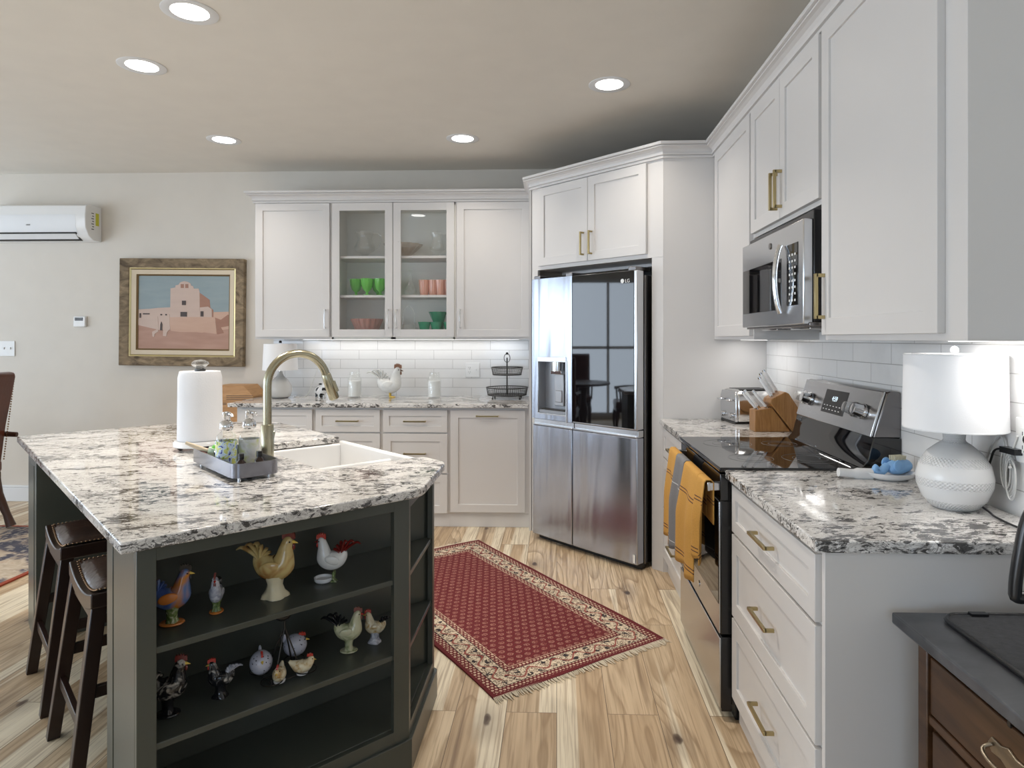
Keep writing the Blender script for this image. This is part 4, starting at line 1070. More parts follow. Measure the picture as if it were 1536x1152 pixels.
def hen(name, label, x, y, z, rz, s, body, rest):
    T_ = Matrix.Translation((cx, cy, cz)) @ Matrix.Rotation(R(45), 4, 'Z'); w = T_ @ Vector((x, y, z))
    t = thing(name, label, 'figurine', tuple(w), rz, 'hens in the wire caddy'); S_ = Matrix.Scale(s, 4)
    def P(b, nm, mt): b.v = [S_ @ p for p in b.v]; b.obj(nm, mt, t, smooth=60)
    b = B()
    if rest: loft(b, [(-.55,.62,.06,.05),(-.42,.50,.14,.12),(-.15,.34,.28,.27),(.12,.32,.29,.28),(.32,.46,.20,.18),(.40,.60,.14,.13),(.45,.70,.05,.05)])
    else: b.ell((0,0,.42), (.44,.40,.42)); b.ell((-.40,0,.72), (.10,.06,.16))
    P(b, 'body', body)
    hx, hz = (.42,.58) if rest else (.34,.62)
    b = B(); comb(b, hx-.08, hz+.17, .26, .12, .035, 3); P(b, 'comb', red)
    b = B(); b.tube([(hx+.06,0,hz-.02), (hx+.20,0,hz-.06)], [.05,.005], 8); P(b, 'beak', yg)
    b = B()
    for k in (-1, 1): b.ell((hx+.02, k*(.115 if rest else .20), hz+.05), (.025,.02,.025), seg=8)
    P(b, 'eye', M['blackglaze'])
    if rest: b = B(); b.lathe([(0,-.02),(.24,-.02),(.26,.06),(.18,.12),(0,.12)], 20); P(b, 'base', M['ceramic'])
hen('hen_figurine', 'round grey speckled hen at the left of the wire caddy', -.062,.02,.020, R(-60), .080, M['speckle_hen'], False)
hen('hen_figurine', 'round grey speckled hen at the right back of the wire caddy', .055,.055,.022, R(20), .080, M['speckle_hen'], False)
hen('hen_figurine', 'tan hen facing forward at the front of the wire caddy', -.03,-.035,.008, R(-80), .066, M['creamhen'], True)
hen('hen_figurine', 'cream and brown hen seen from the side in the wire caddy', .038,-.035,.008, R(20), .066, M['creamhen'], True)
# ================================================================== rug
rug = NT('red_rug'); x, y, z = rug.xyz(); RHX, RHY = .4555, .8875
m = rug.m
dx = m('SUBTRACT', RHX, m('ABSOLUTE', x)); dy = m('SUBTRACT', RHY, m('ABSOLUTE', y)); d = m('MINIMUM', dx, dy)
red_ = rug.mix(rug.noise(rug.map(scale=(2,30,1)), 3, 2), (.11,.006,.009), (.16,.012,.016))
def cells(px, py, sx, sy, off=.5):
    u = m('DIVIDE', px, sx); v = m('DIVIDE', py, sy); r_ = m('MODULO', m('ABSOLUTE', m('FLOOR', v)), 2.0); u = m('MULTIPLY_ADD', r_, off, u)
    fu = m('SUBTRACT', m('FRACT', u), .5); fv = m('SUBTRACT', m('FRACT', v), .5)
    return fu, fv, m('SQRT', m('ADD', m('MULTIPLY', fu, fu), m('MULTIPLY', fv, fv)))
fu, fv, r1 = cells(x, y, .044, .038)
ringm = m('LESS_THAN', m('ABSOLUTE', m('SUBTRACT', r1, .26)), .085); dot = m('LESS_THAN', m('ADD', r1, m('MULTIPLY', fu, .4)), .12)
nz = rug.noise(scale=170, detail=2, rough=.6)
mot = m('MULTIPLY', m('MAXIMUM', ringm, dot), m('GREATER_THAN', nz, .47))
field = rug.mix(m('MULTIPLY', mot, .65), red_, (.42,.22,.17))
field = rug.mix(m('MULTIPLY', m('LESS_THAN', m('ABSOLUTE', m('SUBTRACT', r1, .42)), .04), .5), field, (.05,.008,.012))
# main cream border with a running scroll
along = rug.mix(m('LESS_THAN', dx, dy), x, y)
al = rug.n('ShaderNodeSeparateColor'); rug.lk(along, al.inputs[0]); al = al.outputs[0]
sc_ = m('MULTIPLY', m('SINE', m('MULTIPLY', al, 52.0)), .024)
dd = m('SUBTRACT', d, .098)
wave = m('LESS_THAN', m('ABSOLUTE', m('SUBTRACT', dd, sc_)), .0055)
bu, bv, br_ = cells(al, dd, .060, .045, .5)
leaf = m('MULTIPLY', m('LESS_THAN', br_, .30), m('GREATER_THAN', rug.noise(scale=62, detail=2), .50))
scr = m('GREATER_THAN', rug.noise(scale=75, detail=3, dist=1.5), .525)
bord = rug.mix(rug.noise(scale=40), (.60,.50,.36), (.70,.60,.46))
bord = rug.mix(m('MULTIPLY', scr, .85), bord, (.10,.045,.035)); bord = rug.mix(leaf, bord, (.025,.018,.022)); bord = rug.mix(m('MULTIPLY', wave, .9), bord, (.26,.05,.04))
su, sv, sr = cells(x, y, .018, .018, .5)
guard = rug.mix(m('MULTIPLY', m('LESS_THAN', sr, .33), m('GREATER_THAN', nz, .42)), (.13,.014,.016), (.60,.46,.34))
def band(a, b_): return m('MULTIPLY', m('GREATER_THAN', d, a), m('LESS_THAN', d, b_))
col = rug.mix(m('LESS_THAN', d, .018), field, (.12,.008,.012))
col = rug.mix(band(.018, .052), col, guard); col = rug.mix(band(.052, .056), col, (.02,.012,.015)); col = rug.mix(band(.056, .140), col, bord)
col = rug.mix(band(.140, .144), col, (.02,.012,.015)); col = rug.mix(band(.144, .170), col, guard); col = rug.mix(band(.170, .173), col, (.55,.42,.30))
rug.set(col, .95); rug.bump(rug.noise(rug.map(scale=(1,1,1)), 420, 2), .5, .002)
fr_m = plain('rug_fringe', (.62,.55,.43), .9)
ra = R(35.66+0); rc = Vector(((.48-.518-.26-.02)/1, 0, 0))
rcx, rcy = (.48+(-.518)+(-.26)+(-1.258))/4, (3.035+4.503+2.504+3.972)/4
t = thing('area_rug', 'red patterned runner rug with cream border and fringe on the wood floor', 'rug', (rcx, rcy, 0), ra)
# local x = across (.91), local y = along (1.775)
b = B(); nx, ny = 12, 24; v = []; f = []
for j in range(ny+1):
    for i in range(nx+1):
        X_ = -RHX+2*RHX*i/nx; Y_ = -RHY+2*RHY*j/ny
        v.append((X_+.004*math.sin(Y_*7), Y_+.004*math.sin(X_*9), .009+.002*math.sin(X_*8+Y_*5)))
nv = len(v); v += [(p[0], p[1], .001) for p in v]
for j in range(ny):
    for i in range(nx):
        a = j*(nx+1)+i; f.append((a, a+1, a+nx+2, a+nx+1)); f.append((nv+a, nv+a+nx+1, nv+a+nx+2, nv+a+1))
for i in range(nx): f.append((i, nv+i, nv+i+1, i+1)); a = ny*(nx+1)+i; f.append((a, a+1, nv+a+1, nv+a))
for j in range(ny): a = j*(nx+1); f.append((a, a+nx+1, nv+a+nx+1, nv+a)); a += nx; f.append((a, nv+a, nv+a+nx+1, a+nx+1))
B().add(v, f).obj('rug_pile', rug.mat, t, smooth=60)
for s in (-1, 1):
    b = B()
    for i in range(150):
        x_ = -RHX+2*RHX*(i+.5)/150; L = random.uniform(.025,.045); dx_ = random.uniform(-.008,.008)
        b.tube([(x_, s*(RHY-.004), .007), (x_+dx_*.5, s*(RHY+L*.5), .005), (x_+dx_, s*(RHY+L), .0035)], [.0024,.0022,.0014], 4)
    b.obj('fringe', fr_m, t)

# dining rug
dr = NT('dining_rug_pattern'); n1 = dr.noise(scale=3.2, detail=4, rough=.6, dist=1.2); n2 = dr.noise(scale=26, detail=3)
c = dr.ramp(n1, [(.36,(.05,.055,.085)),(.47,(.10,.09,.11)),(.53,(.42,.34,.26)),(.62,(.52,.44,.34)),(.70,(.30,.07,.04))])
c = dr.mix(m('MULTIPLY', dr.ramp(n2, [(.5,0),(.6,1)]), .4) if False else dr.ramp(n2, [(.52,0),(.62,.45)]), c, (.62,.55,.45))
x, y, z = dr.xyz(); e = dr.m('MINIMUM', dr.m('SUBTRACT', 1.145, dr.m('ABSOLUTE', x)), dr.m('SUBTRACT', 1.6, dr.m('ABSOLUTE', y)))
c = dr.mix(dr.m('LESS_THAN', e, .03), c, (.28,.05,.02)); dr.set(c, .95)
b = B().box(-1.145, -1.6, .001, 1.145, 1.6, .010)
tag(b.obj('dining_rug', dr.mat, loc=(-4.255, 3.11, 0)), 'blue, cream and rust patterned rug under the dining chair at the left edge', 'rug')

# ================================================================== leather dining chair (faces local -x)
def make_chair(loc, rz, label):
    t = thing('dining_chair', label, 'chair', loc, rz, 'leather dining chairs')
    L = M['leather2']; Wd = M['espresso2']
    pr = [(.20,.46),(.235,.75),(.30,1.10),(.295,1.13),(.255,1.14),(.225,1.12),(.16,.78),(.12,.47)]
    n = len(pr); v = [(x, -.25, z) for x, z in pr]+[(x, .25, z) for x, z in pr]
    B().add(v, [tuple(range(n)), tuple(range(n, 2*n))[::-1]]+[(i, n+i, n+(i+1) % n, (i+1) % n) for i in range(n)]).obj('backrest', L, t, bev=.012, bseg=3, smooth=50)
    for s in (-.252, .252):
        for (a_, c_) in ((.215, .072), (.150, .075)):
            b = B()
            for i in range(34): u = i/33; b.ell((a_+c_*u, s, .50+.60*u), (.006,.004,.006), seg=6)
            b.obj('nailhead_trim', M['tan_trim'], t, smooth=80)
    B().box(-.29, -.26, .40, .21, .26, .50).obj('seat', L, t, bev=.03, bseg=4)
    B().box(-.28, -.25, .35, .20, .25, .41).obj('seat_rail', Wd, t, bev=.005)
    for s in (-1, 1):
        B().tube([(-.26, s*.275, .66), (-.05, s*.285, .675), (.22, s*.265, .68), (.30, s*.26, .675)], [.022,.022,.02,.018], 10, flat=.8).obj('armrest', Wd, t, smooth=60)
        B().tube([(-.22, s*.275, .65), (-.20, s*.265, .45)], .018, 10).obj('arm_support', Wd, t)
        B().tube([(-.25, s*.22, .37), (-.26, s*.225, .30), (-.275, s*.23, .18), (-.265, s*.23, .08), (-.27, s*.23, .012)], [.032,.042,.024,.020,.032], 12).obj('leg', Wd, t, smooth=60)
        B().tube([(.18, s*.22, .37), (.19, s*.225, .25), (.25, s*.23, .10), (.28, s*.23, .012)], [.030,.034,.024,.032], 12).obj('leg', Wd, t, smooth=60)
    return t
M['leather2'] = plain('brown_leather', (.10,.028,.014), .3, var=.35, vs=9, bump=.3, bs=50)
M['espresso2'] = plain('dark_walnut', (.06,.024,.014), .35, var=.3)
ch = make_chair((-4.22, 4.38, .011), R(8), 'brown leather dining chair with nailhead trim at the left edge of the photo')
dup(ch, (-5.0, 3.10, .011), R(-90), 'brown leather dining chair on the near side of the dining table')
dup(ch, (-5.95, 4.05, .011), R(180), 'brown leather dining chair on the far left side of the dining table')
t = thing('dining_table', 'dark wood pedestal dining table left of the island', 'table', (-5.0, 4.0, .011))
B().lathe([(0,.73),(.52,.73),(.53,.745),(.52,.76),(0,.76)], 48).obj('tabletop', M['espresso2'], t, smooth=40)
B().lathe([(0,0),(.28,0),(.27,.04),(.12,.08),(.07,.2),(.10,.35),(.06,.5),(.09,.68),(.2,.73),(0,.73)], 28).obj('pedestal', M['espresso2'], t, smooth=50)

# ================================================================== wood stand beyond the back counter's left end
t = thing('wooden_stand', 'honey-coloured wooden stand with a slanted top corner behind the paper towels', 'cabinet', (-2.75, 5.18, 0))
def xz(pts, y0, y1, bb=None):
    bb = bb or B(); n = len(pts); v = [(x, y0, z) for x, z in pts]+[(x, y1, z) for x, z in pts]
    return bb.add(v, [tuple(range(n)), tuple(range(n, 2*n))[::-1]]+[(i, n+i, n+(i+1) % n, (i+1) % n) for i in range(n)])
xz([(0,.0),(.31,0),(.31,.885),(.318,.89),(.318,.93),(.24,1.012),(0,1.012)], 0, .25).obj('stand_body', M['maple'], t, bev=.003)
b = B()
for z in (.90, .915, .93): b.box(.10, -.002, z, .315, .0, z+.003)
for z in (.86, .87): b.box(.0, -.002, z, .10, .0, z+.003)
b.obj('grooves', M['espresso'], t)
B().box(.0, -.002, .665, .31, .001, .668).obj('seam', M['espresso'], t)

# ================================================================== things on the back counter
YC = .915
t = thing('table_lamp', 'white table lamp with clear glass gourd base at the left of the back counter', 'lamp', (-2.215, 5.19, .914))
B().lathe([(0,0),(.055,0),(.080,.02),(.092,.06),(.088,.10),(.060,.145),(.028,.175),(.018,.20),(.018,.215),(0,.215)], 32).obj('glass_base', glass('milky_glass', (.82,.81,.79), .55, .55), t, smooth=60)
B().lathe([(0,.001),(.06,.001),(.06,.008),(0,.008)], 28).obj('foot', M['darkmetal'], t)
B().cyl((0,0,.21),(0,0,.26),.010).obj('neck', M['chrome'], t)
b = B(); b.lathe([(.135,.225),(.125,.435),(.123,.435),(.133,.225)], 40)
b.obj('lamp_shade', M['shade'], t, smooth=60)
b = B(); b.cyl((0,0,.25),(0,0,.445),.003); b.tube([(-.124,0,.43),(.124,0,.43)], .002, 6); b.tube([(0,-.124,.43),(0,.124,.43)], .002, 6); b.obj('harp', M['chrome'], t)
B().lathe([(0,.44),(.012,.442),(.010,.458),(0,.462)], 16).obj('finial', M['darkmetal'], t)
b = B(); b.tube(spl([(-2.12,5.25,.917),(-2.05,5.30,.92),(-2.02,5.36,1.02),(-1.99,5.40,1.13),(-1.95,5.43,1.17)], 6), .0035, 8)
tag(b.obj('lamp_cord', plain('clear_cord', (.62,.62,.60), .3), smooth=60), 'pale cord rising from the back counter lamp to the outlet plate', 'cord')
t = thing('cow_figurine', 'small black and white cow figurine on the back counter behind the faucet head', 'figurine', (-1.90, 5.23, .914), R(-50))
cowm = spotted('cow_patches', (.72,.72,.72), (.015,.015,.018), 22, .42)
b = B(); loft(b, [(-.07,.055,.02,.02),(-.05,.055,.034,.03),(0,.05,.036,.034),(.04,.06,.032,.03),(.06,.09,.026,.024),(.085,.10,.022,.022),(.105,.088,.014,.016)]); b.obj('body', cowm, t, smooth=60)
for sx in (-.045, .03):
    for sy in (-.02, .02): B().tube([(sx, sy, .05), (sx+.005, sy, .001)], [.012,.010], 10).obj('leg', cowm, t)
b = B()
for s in (-1, 1): b.ell((.065, s*.028, .115), (.010,.014,.007))
b.obj('ears', M['blackglaze'], t, smooth=60)
def jar(label, x, y, h=.205, r=.055):
    t = thing('glass_jar', label, 'jar', (x, y, .914), 0, 'clear glass jars on the back counter')
    B().lathe([(0,0),(r-.004,0),(r,.006),(r,h*.74),(r*.80,h*.83),(r*.74,h*.86),(r*.80,h*.88),(r*.80,h*.92),(r*.74,h*.93),(r*.74,h),(r*.68,h),(r*.68,h*.88),(r-.006,h*.72),(r-.006,.01),(0,.01)], 32).obj('jar_body', M['clear'], t, smooth=50)
    B().lathe([(0,.011),(r-.007,.011),(r-.007,h*.66),(0,h*.67)], 28).obj('contents', plain('white_powder', (.80,.80,.80), .9), t, smooth=40)
jar('clear glass jar of white contents left of the white rooster', -1.634, 5.26)
jar('clear glass jar of white contents right of the white rooster, below the outlet', -.985, 5.26)
wh = M['whitehen']
rooster('rooster_statue', 'large white ceramic rooster with brown comb on the back counter', (-1.345, 5.26, .915), R(0), .300, wh, dict(comb=plain('copper_brown', (.24,.11,.06), .4), beak=plain('dark_horn', (.15,.08,.05), .4), tail=wh, base=wh, stand=M['yellowglaze']), base='feet', tail=.85, group='ceramics on the back counter', cat='figurine')
# two-tier wire basket
t = thing('tiered_basket', 'black two-tier round wire basket stand beside the refrigerator', 'basket stand', (-.395, 5.22, .914))
b = B(); b.cyl((0,0,.03),(0,0,.325),.0055); b.tube([(.024*math.cos(2*PI*i/24), 0, .322+.034*math.sin(2*PI*i/24)) for i in range(24)], .0028, 6, closed=True); b.ell((0,0,.358),(.011,.011,.010))
b.obj('pole', M['darkmetal'], t, smooth=60)
for nm, r, z, h in (('lower_basket', .165, .030, .058), ('upper_basket', .125, .190, .058)):
    b = B()
    for zz, rr in ((z, r-.012), (z+h, r)): b.tube([(rr*math.cos(2*PI*i/48), rr*math.sin(2*PI*i/48), zz) for i in range(48)], .0038, 6, closed=True)
    for k in range(1, 4): rr = r-.012+.012*k/4; b.tube([(rr*math.cos(2*PI*i/40), rr*math.sin(2*PI*i/40), z+h*k/4) for i in range(40)], .0010, 4, closed=True)
    for i in range(56): a = 2*PI*i/56; b.tube([((r-.012)*math.cos(a), (r-.012)*math.sin(a), z), (r*math.cos(a), r*math.sin(a), z+h)], .0011, 4)
    b.lathe([(0,z),(r-.012,z),(r-.012,z+.003),(0,z+.003)], 40)
    b.obj(nm, M['darkmetal'], t, smooth=30)
b = B()
for i in range(4): a = PI/4+i*PI/2; b.tube([(.145*math.cos(a), .145*math.sin(a), .03), (.150*math.cos(a), .150*math.sin(a), .004)], .004, 6); b.ell((.15*math.cos(a), .15*math.sin(a), .006), (.008,.008,.006), seg=10)
b.obj('feet', M['darkmetal'], t)

# ================================================================== glassware in the glass-door cabinet
Z1, Z2, Z3 = UZ0+.0185, SH[0]+.0005, SH[1]+.0005
def glasso(name, label, prof, loc, mat, cat='glass', group=None, seg=28, rip=None, handle=None, rz=0, spout=False):
    t = thing(name, label, cat, loc, rz, group)
    b = B().lathe(prof, seg, rip=rip); b.obj('vessel', mat, t, smooth=50)
    if handle: B().tube(spl(handle, 5), .0055, 8).obj('handle', mat, t, smooth=60)
    return t
def pitcher(label, x, y, z, h, r, mat, rz=0, foot=True, group='glass pitchers'):
    p = [(0,0),(r*.62,0),(r*.62,.008),(r*.3,.02),(r*.35,.035),(r*.9,.06),(r,h*.42),(r*.75,h*.62),(r*.68,h*.78),(r*.86,h),(r*.82,h),(r*.62,h*.78),(r*.70,h*.62),(r*.94,h*.42),(r*.84,.066),(0,.06)]
    return glasso('glass_pitcher', label, p, (x, y, z), mat, 'pitcher', group, rip=lambda a, zz: .10*max(0, math.cos(a-PI))**8*(1 if zz > h*.8 else 0), handle=[(r*.72,0,h*.9),(r*1.25,0,h*.95),(r*1.55,0,h*.75),(r*1.35,0,h*.45),(r*.95,0,h*.33)], rz=rz)
Yg = 5.31
pitcher('clear cut-glass pitcher on the top shelf behind the left glass door', -1.565, Yg, Z3, .215, .085, M['clear'])
pitcher('clear footed pitcher on the top shelf behind the right glass door', -.975, Yg, Z3, .205, .060, M['clear'])
t = glasso('glass_bowl', 'clear cut-glass bowl in the middle of the top shelf', [(0,0),(.055,0),(.06,.01),(.11,.06),(.155,.105),(.150,.106),(.10,.062),(.05,.014),(0,.014)], (-1.24, 5.27, Z3), glass('smoky_glass', (.80,.74,.68), .12, .8), 'bowl', rip=lambda a, z: .05*math.cos(a*12)*(1 if z > .05 else 0), seg=72)
gob = [(0,0),(.034,0),(.034,.005),(.010,.014),(.012,.03),(.034,.05),(.044,.085),(.050,.135),(.048,.135),(.041,.085),(.030,.055),(0,.05)]
g0 = None
GL = [('green pressed-glass goblet at the far left of the middle shelf', -1.622, 5.26), ('green pressed-glass goblet at the front, second from the left', -1.520, 5.215), ('green pressed-glass goblet at the front of the middle shelf, centre of the green group', -1.415, 5.225),
      ('green pressed-glass goblet right of the others in the green group', -1.348, 5.315), ('green pressed-glass goblet behind the front pair', -1.47, 5.345)]
for i, (lab, x, y) in enumerate(GL):
    if g0 is None: g0 = glasso('green_goblet', lab, gob, (x, y, Z2), M['greenglass'], 'glass', 'green goblets on the middle shelf', rip=lambda a, z: .045*math.cos(a*9)*(1 if z > .05 else 0), seg=54)
    else: dup(g0, (x, y, Z2), .3*i, lab)
tum = [(0,0),(.030,0),(.032,.005),(.036,.06),(.041,.125),(.039,.125),(.033,.06),(.028,.010),(0,.010)]
g0 = None
TL = [('pink pressed-glass tumbler at the left end of the pink row', -1.065), ('pink pressed-glass tumbler second from the left in the pink row', -.995), ('pink pressed-glass tumbler third from the left in the pink row', -.930), ('pink pressed-glass tumbler at the right end of the pink row by the door frame', -.868)]
for i, (lab, x) in enumerate(TL):
    if g0 is None: g0 = glasso('pink_tumbler', lab, tum, (x, 5.24, Z2), M['pinkglass'], 'glass', 'pink tumblers on the middle shelf', rip=lambda a, z: .04*math.cos(a*14), seg=56)
    else: dup(g0, (x, 5.24+.01*(i % 2), Z2), .2*i, lab)
dec = [(0,0),(.045,0),(.048,.01),(.046,.05),(.024,.10),(.013,.14),(.013,.19),(.022,.215),(.020,.215),(.010,.19),(.010,.14),(.02,.10),(.042,.05),(0,.008)]
glasso('glass_decanter', 'clear slender decanter on the middle shelf just right of the door centre', dec, (-1.185, 5.29, Z2), M['clear'], 'decanter')
glasso('glass_canister', 'clear banded glass canister on the middle shelf beside the green goblets', [(0,0),(.035,0),(.037,.05),(.028,.07),(.037,.08),(.037,.13),(.02,.15),(0,.15)], (-1.295, 5.25, Z2), M['clear'], 'jar')
glasso('glass_bowl', 'rose-pink scalloped glass bowl on the bottom shelf', [(0,0),(.070,0),(.075,.008),(.098,.08),(.125,.142),(.121,.146),(.092,.08),(.067,.016),(0,.014)], (-1.53, 5.25, Z1), M['roseglass'], 'bowl', rip=lambda a, z: .05*math.cos(a*16)*(1 if z > .06 else .2), seg=96)
cup = [(0,0),(.028,0),(.030,.008),(.040,.075),(.052,.120),(.049,.120),(.036,.075),(.026,.014),(0,.014)]
c0 = glasso('teal_glass_cup', 'teal glass cup at the left of the bottom shelf group', cup, (-1.06, 5.23, Z1), M['tealglass'], 'cup', 'teal glass cups on the bottom shelf', seg=12)
dup(c0, (-.965, 5.235, Z1), .4, 'teal glass cup in the middle, under the teal pitcher'); dup(c0, (-.858, 5.24, Z1), .2, 'teal glass cup at the right by the door frame')
glasso('teal_pitcher', 'teal glass pitcher standing behind the teal cups', [(0,0),(.036,0),(.038,.01),(.045,.12),(.066,.205),(.063,.205),(.041,.12),(.033,.012),(0,.012)], (-.965, 5.335, Z1), M['tealglass'], 'pitcher', seg=12, handle=[(.06,0,.19),(.10,0,.185),(.098,0,.12),(.046,0,.09)], rip=lambda a, z: .25*max(0, math.cos(a-PI))**6*(1 if z > .18 else 0))
t = glasso('glass_basket', 'clear glass basket with an arched handle beside the right glass door stile', [(0,0),(.05,0),(.055,.01),(.06,.06),(.05,.10),(.047,.10),(.055,.06),(.04,.012),(0,.012)], (-1.20, 5.29, Z1), M['clear'], 'basket', handle=[(-.05,0,.095),(-.045,0,.20),(0,0,.25),(.045,0,.20),(.05,0,.095)])

# ================================================================== toaster, knife block
t = thing('toaster', 'polished steel toaster with two levers in the corner of the right counter', 'toaster', (1.085, 3.80, .914), R(8))
yz([(-.11,.014),(.11,.014),(.115,.03),(.115,.145),(.095,.182),(.06,.190),(-.06,.190),(-.095,.182),(-.115,.145),(-.115,.03)], -.095, .13).obj('shell', M['toaster_steel'], t, bev=.006, smooth=50)
b = yz([(-.108,.012),(.108,.012),(.112,.03),(.112,.145),(.092,.180),(-.092,.180),(-.112,.145),(-.112,.03)], -.110, -.094); b.obj('end_cap', M['steel'], t, bev=.005)
for y in (-.06, .06):
    B().box(-.145, y-.018, .125, -.112, y+.018, .135).obj('lever', M['chrome'], t, bev=.004)
    B().lathe([(.014,0),(.016,.003),(.015,.016),(0,.018)], 20, T=Matrix.Translation((-.110, y, .045)) @ Matrix.Rotation(R(-90), 4, 'Y')).obj('dial', M['chrome'], t)
B().box(-.112, -.10, 0, .12, .10, .014).obj('base', M['black'], t, bev=.003)
b = B()
for y in (-.065, -.022, .022, .065): b.box(-.07, y-.013, .1895, .11, y+.013, .1912)
b.obj('slots', M['black'], t)
t = thing('knife_block', 'honey wood knife block with a slanted back section beside the toaster', 'knife block', (1.01, 3.435, .914), R(2))
# local: x to the right, y depth; front low block + slanted tall block
xz([(0,0),(.183,0),(.088,.122),(0,.110)], -.045, .045).obj('low_block', M['oak'], t, bev=.003)
xz([(.190,0),(.285,0),(.293,.010),(.170,.196),(.152,.205),(.080,.170),(.074,.148)], -.055, .055).obj('slanted_block', M['oak'], t, bev=.004)
def knife(label, base, d, L, w=.011):
    base = Vector(base); d = Vector(d).normalized()
    wp = Vector((1.01, 3.435, .914))+Matrix.Rotation(R(2), 3, 'Z') @ base
    t = thing('kitchen_knife', label, 'knife', tuple(wp), R(2), 'white-handled knives in the block')
    B().tube([Vector((0,0,0))-d*.012, d*.012], [.008,.010], 10).obj('bolster', M['chrome'], t)
    B().tube([d*.010, d*L*.4, d*L*.85, d*L], [w, w*1.15, w*1.2, w*.8], 12, flat=.62, up=(0,1,0)).obj('handle', M['ceramic'], t, smooth=50)
    B().tube([d*L*.98, d*(L+.006)], [w*.85, w*.7], 12).obj('end_cap', M['chrome'], t)
    b = B()
    for k in (.35, .7): b.ell(d*L*k+Vector((0,-.0075,0)), (.0028,.0015,.0028), seg=8)
    b.obj('rivets', M['darkmetal'], t)
dk = (-.64, 0, .77)
knife('short white-handled steak knife at the left of the low block', (.015,-.022,.115), dk, .108, .0105)
knife('short white-handled steak knife second in the low block', (.068,-.022,.121), dk, .108, .0105)
knife('short white-handled steak knife behind the front ones in the low block', (.040,.020,.118), dk, .110, .0105)
knife('long white-handled knife at the lower left of the slanted block', (.092,-.028,.178), (-.55,0,.83), .115, .0125)
knife('long white-handled knife in the middle of the slanted block', (.112,.0,.188), (-.54,0,.84), .125, .0125)
knife('long white-handled knife at the upper right of the slanted block', (.138,.026,.200), (-.53,0,.84), .128, .0125)

# ================================================================== table lamp on the near counter
t = thing('table_lamp', 'large white ceramic table lamp with ribbed round base and drum shade on the right counter', 'lamp', (1.122, 1.897, .914))
tl = NT('ribbed_ceramic'); x, y, z = tl.xyz(); ang = tl.m('ARCTAN2', y, x)
bandm = tl.ramp(tl.m('SINE', tl.m('MULTIPLY', z, 105.0)), [(.25,0),(.6,1)])
dots = tl.m('MULTIPLY', tl.m('MULTIPLY', tl.m('SINE', tl.m('MULTIPLY', ang, 52.0)), tl.m('SINE', tl.m('MULTIPLY', z, 620.0))), bandm)
tl.set((.78,.78,.78), .22); tl.bump(dots, .6, .003)
B().lathe([(0,0),(.052,0),(.059,.004),(.080,.028),(.094,.065),(.096,.090),(.088,.124),(.068,.156),(.043,.178),(.030,.187),(.027,.192),(.029,.212),(.026,.216),(0,.216)], 56).obj('ceramic_base', tl.mat, t, smooth=60)
B().lathe([(0,.0005),(.05,.0005),(.054,.004),(0,.004)], 32).obj('foot_ring', M['espresso'], t)
b = B(); b.lathe([(.129,.222),(.126,.432),(.1245,.432),(.1275,.222)], 56); b.obj('lamp_shade', M['shade'], t, smooth=60)
b = B(); b.tube([(.1278*math.cos(2*PI*i/48), .1278*math.sin(2*PI*i/48), .224) for i in range(48)], .0022, 6, closed=True); b.tube([(.125*math.cos(2*PI*i/48), .125*math.sin(2*PI*i/48), .431) for i in range(48)], .0022, 6, closed=True); b.obj('shade_rim', M['trim'], t)
b = B(); b.cyl((0,0,.215),(0,0,.25),.012); b.tube([(.03,0,.25),(.05,0,.34),(.0,0,.43),(-.05,0,.34),(-.03,0,.25)], .0025, 6)
for a in (0, 2.09, 4.19): b.tube([(0,0,.429),(.125*math.cos(a), .125*math.sin(a), .431)], .002, 6)
b.obj('harp', M['chrome'], t, smooth=60)
B().lathe([(0,.428),(.006,.428),(.006,.434),(.011,.438),(.011,.448),(.005,.454),(0,.455)], 20).obj('finial', M['ceramic'], t, smooth=50)
# cords
b = B(); b.tube(spl([(1.20,1.90,.92),(1.222,1.93,1.0),(1.228,1.90,1.09),(1.228,1.86,1.12),(1.228,1.84,1.06)], 6), .003, 8)
co = plain('cord_clear', (.66,.66,.64), .35)
for k in range(5):
    b.tube([(1.222+.003*math.sin(k), 1.835-.006*k+.020*math.cos(2*PI*i/20), 1.035-.006*k+.055*math.sin(2*PI*i/20)) for i in range(20)], .0022, 6, closed=True)
b.tube([(1.214,1.805,1.045),(1.228,1.82,1.05),(1.23,1.86,1.045)], .004, 8)
b.tube([(1.228,1.82,1.08),(1.230,1.80,1.13)], .003, 8)
tag(b.obj('lamp_cord', co, smooth=60), 'coiled pale lamp cord hanging from the right wall outlet', 'cord')
# spoon rest and blue scrubber
t = thing('spoon_rest', 'long white ceramic spoon rest on the right counter by the range', 'spoon rest', (1.13, 2.27, .915), R(-4))
B().lathe([(0,.0),(.055,.0),(.075,.012),(.080,.024),(.076,.024),(.052,.006),(0,.005)], 36, sc=(1.0,.8)).obj('bowl', M['ceramic'], t, smooth=60)
B().tube(spl([(-.06,0,.014),(-.12,-.003,.016),(-.17,-.006,.020)], 5), [.020]*5+[.015]*6, 12, flat=1.0).obj('handle', M['ceramic'], t, smooth=60)
t = thing('dish_scrubber', 'blue elephant-shaped dish scrubber with cream bristles beside the spoon rest', 'scrubber', (1.165, 2.29, .927), R(-75+90))
b = B(); loft(b, [(-.040,.016,.010,.018),(-.028,.021,.020,.024),(0,.026,.027,.028),(.025,.028,.024,.026),(.042,.024,.017,.02),(.047,.021,.005,.008)]); b.obj('body', M['blue'], t, smooth=60)
B().tube(spl([(-.04,0,.03),(-.065,0,.012),(-.082,0,.010),(-.090,0,.022),(-.082,0,.030)], 4), [.014]*5+[.011]*6+[.010]*6, 10).obj('trunk', M['blue'], t, smooth=60)
b = B()
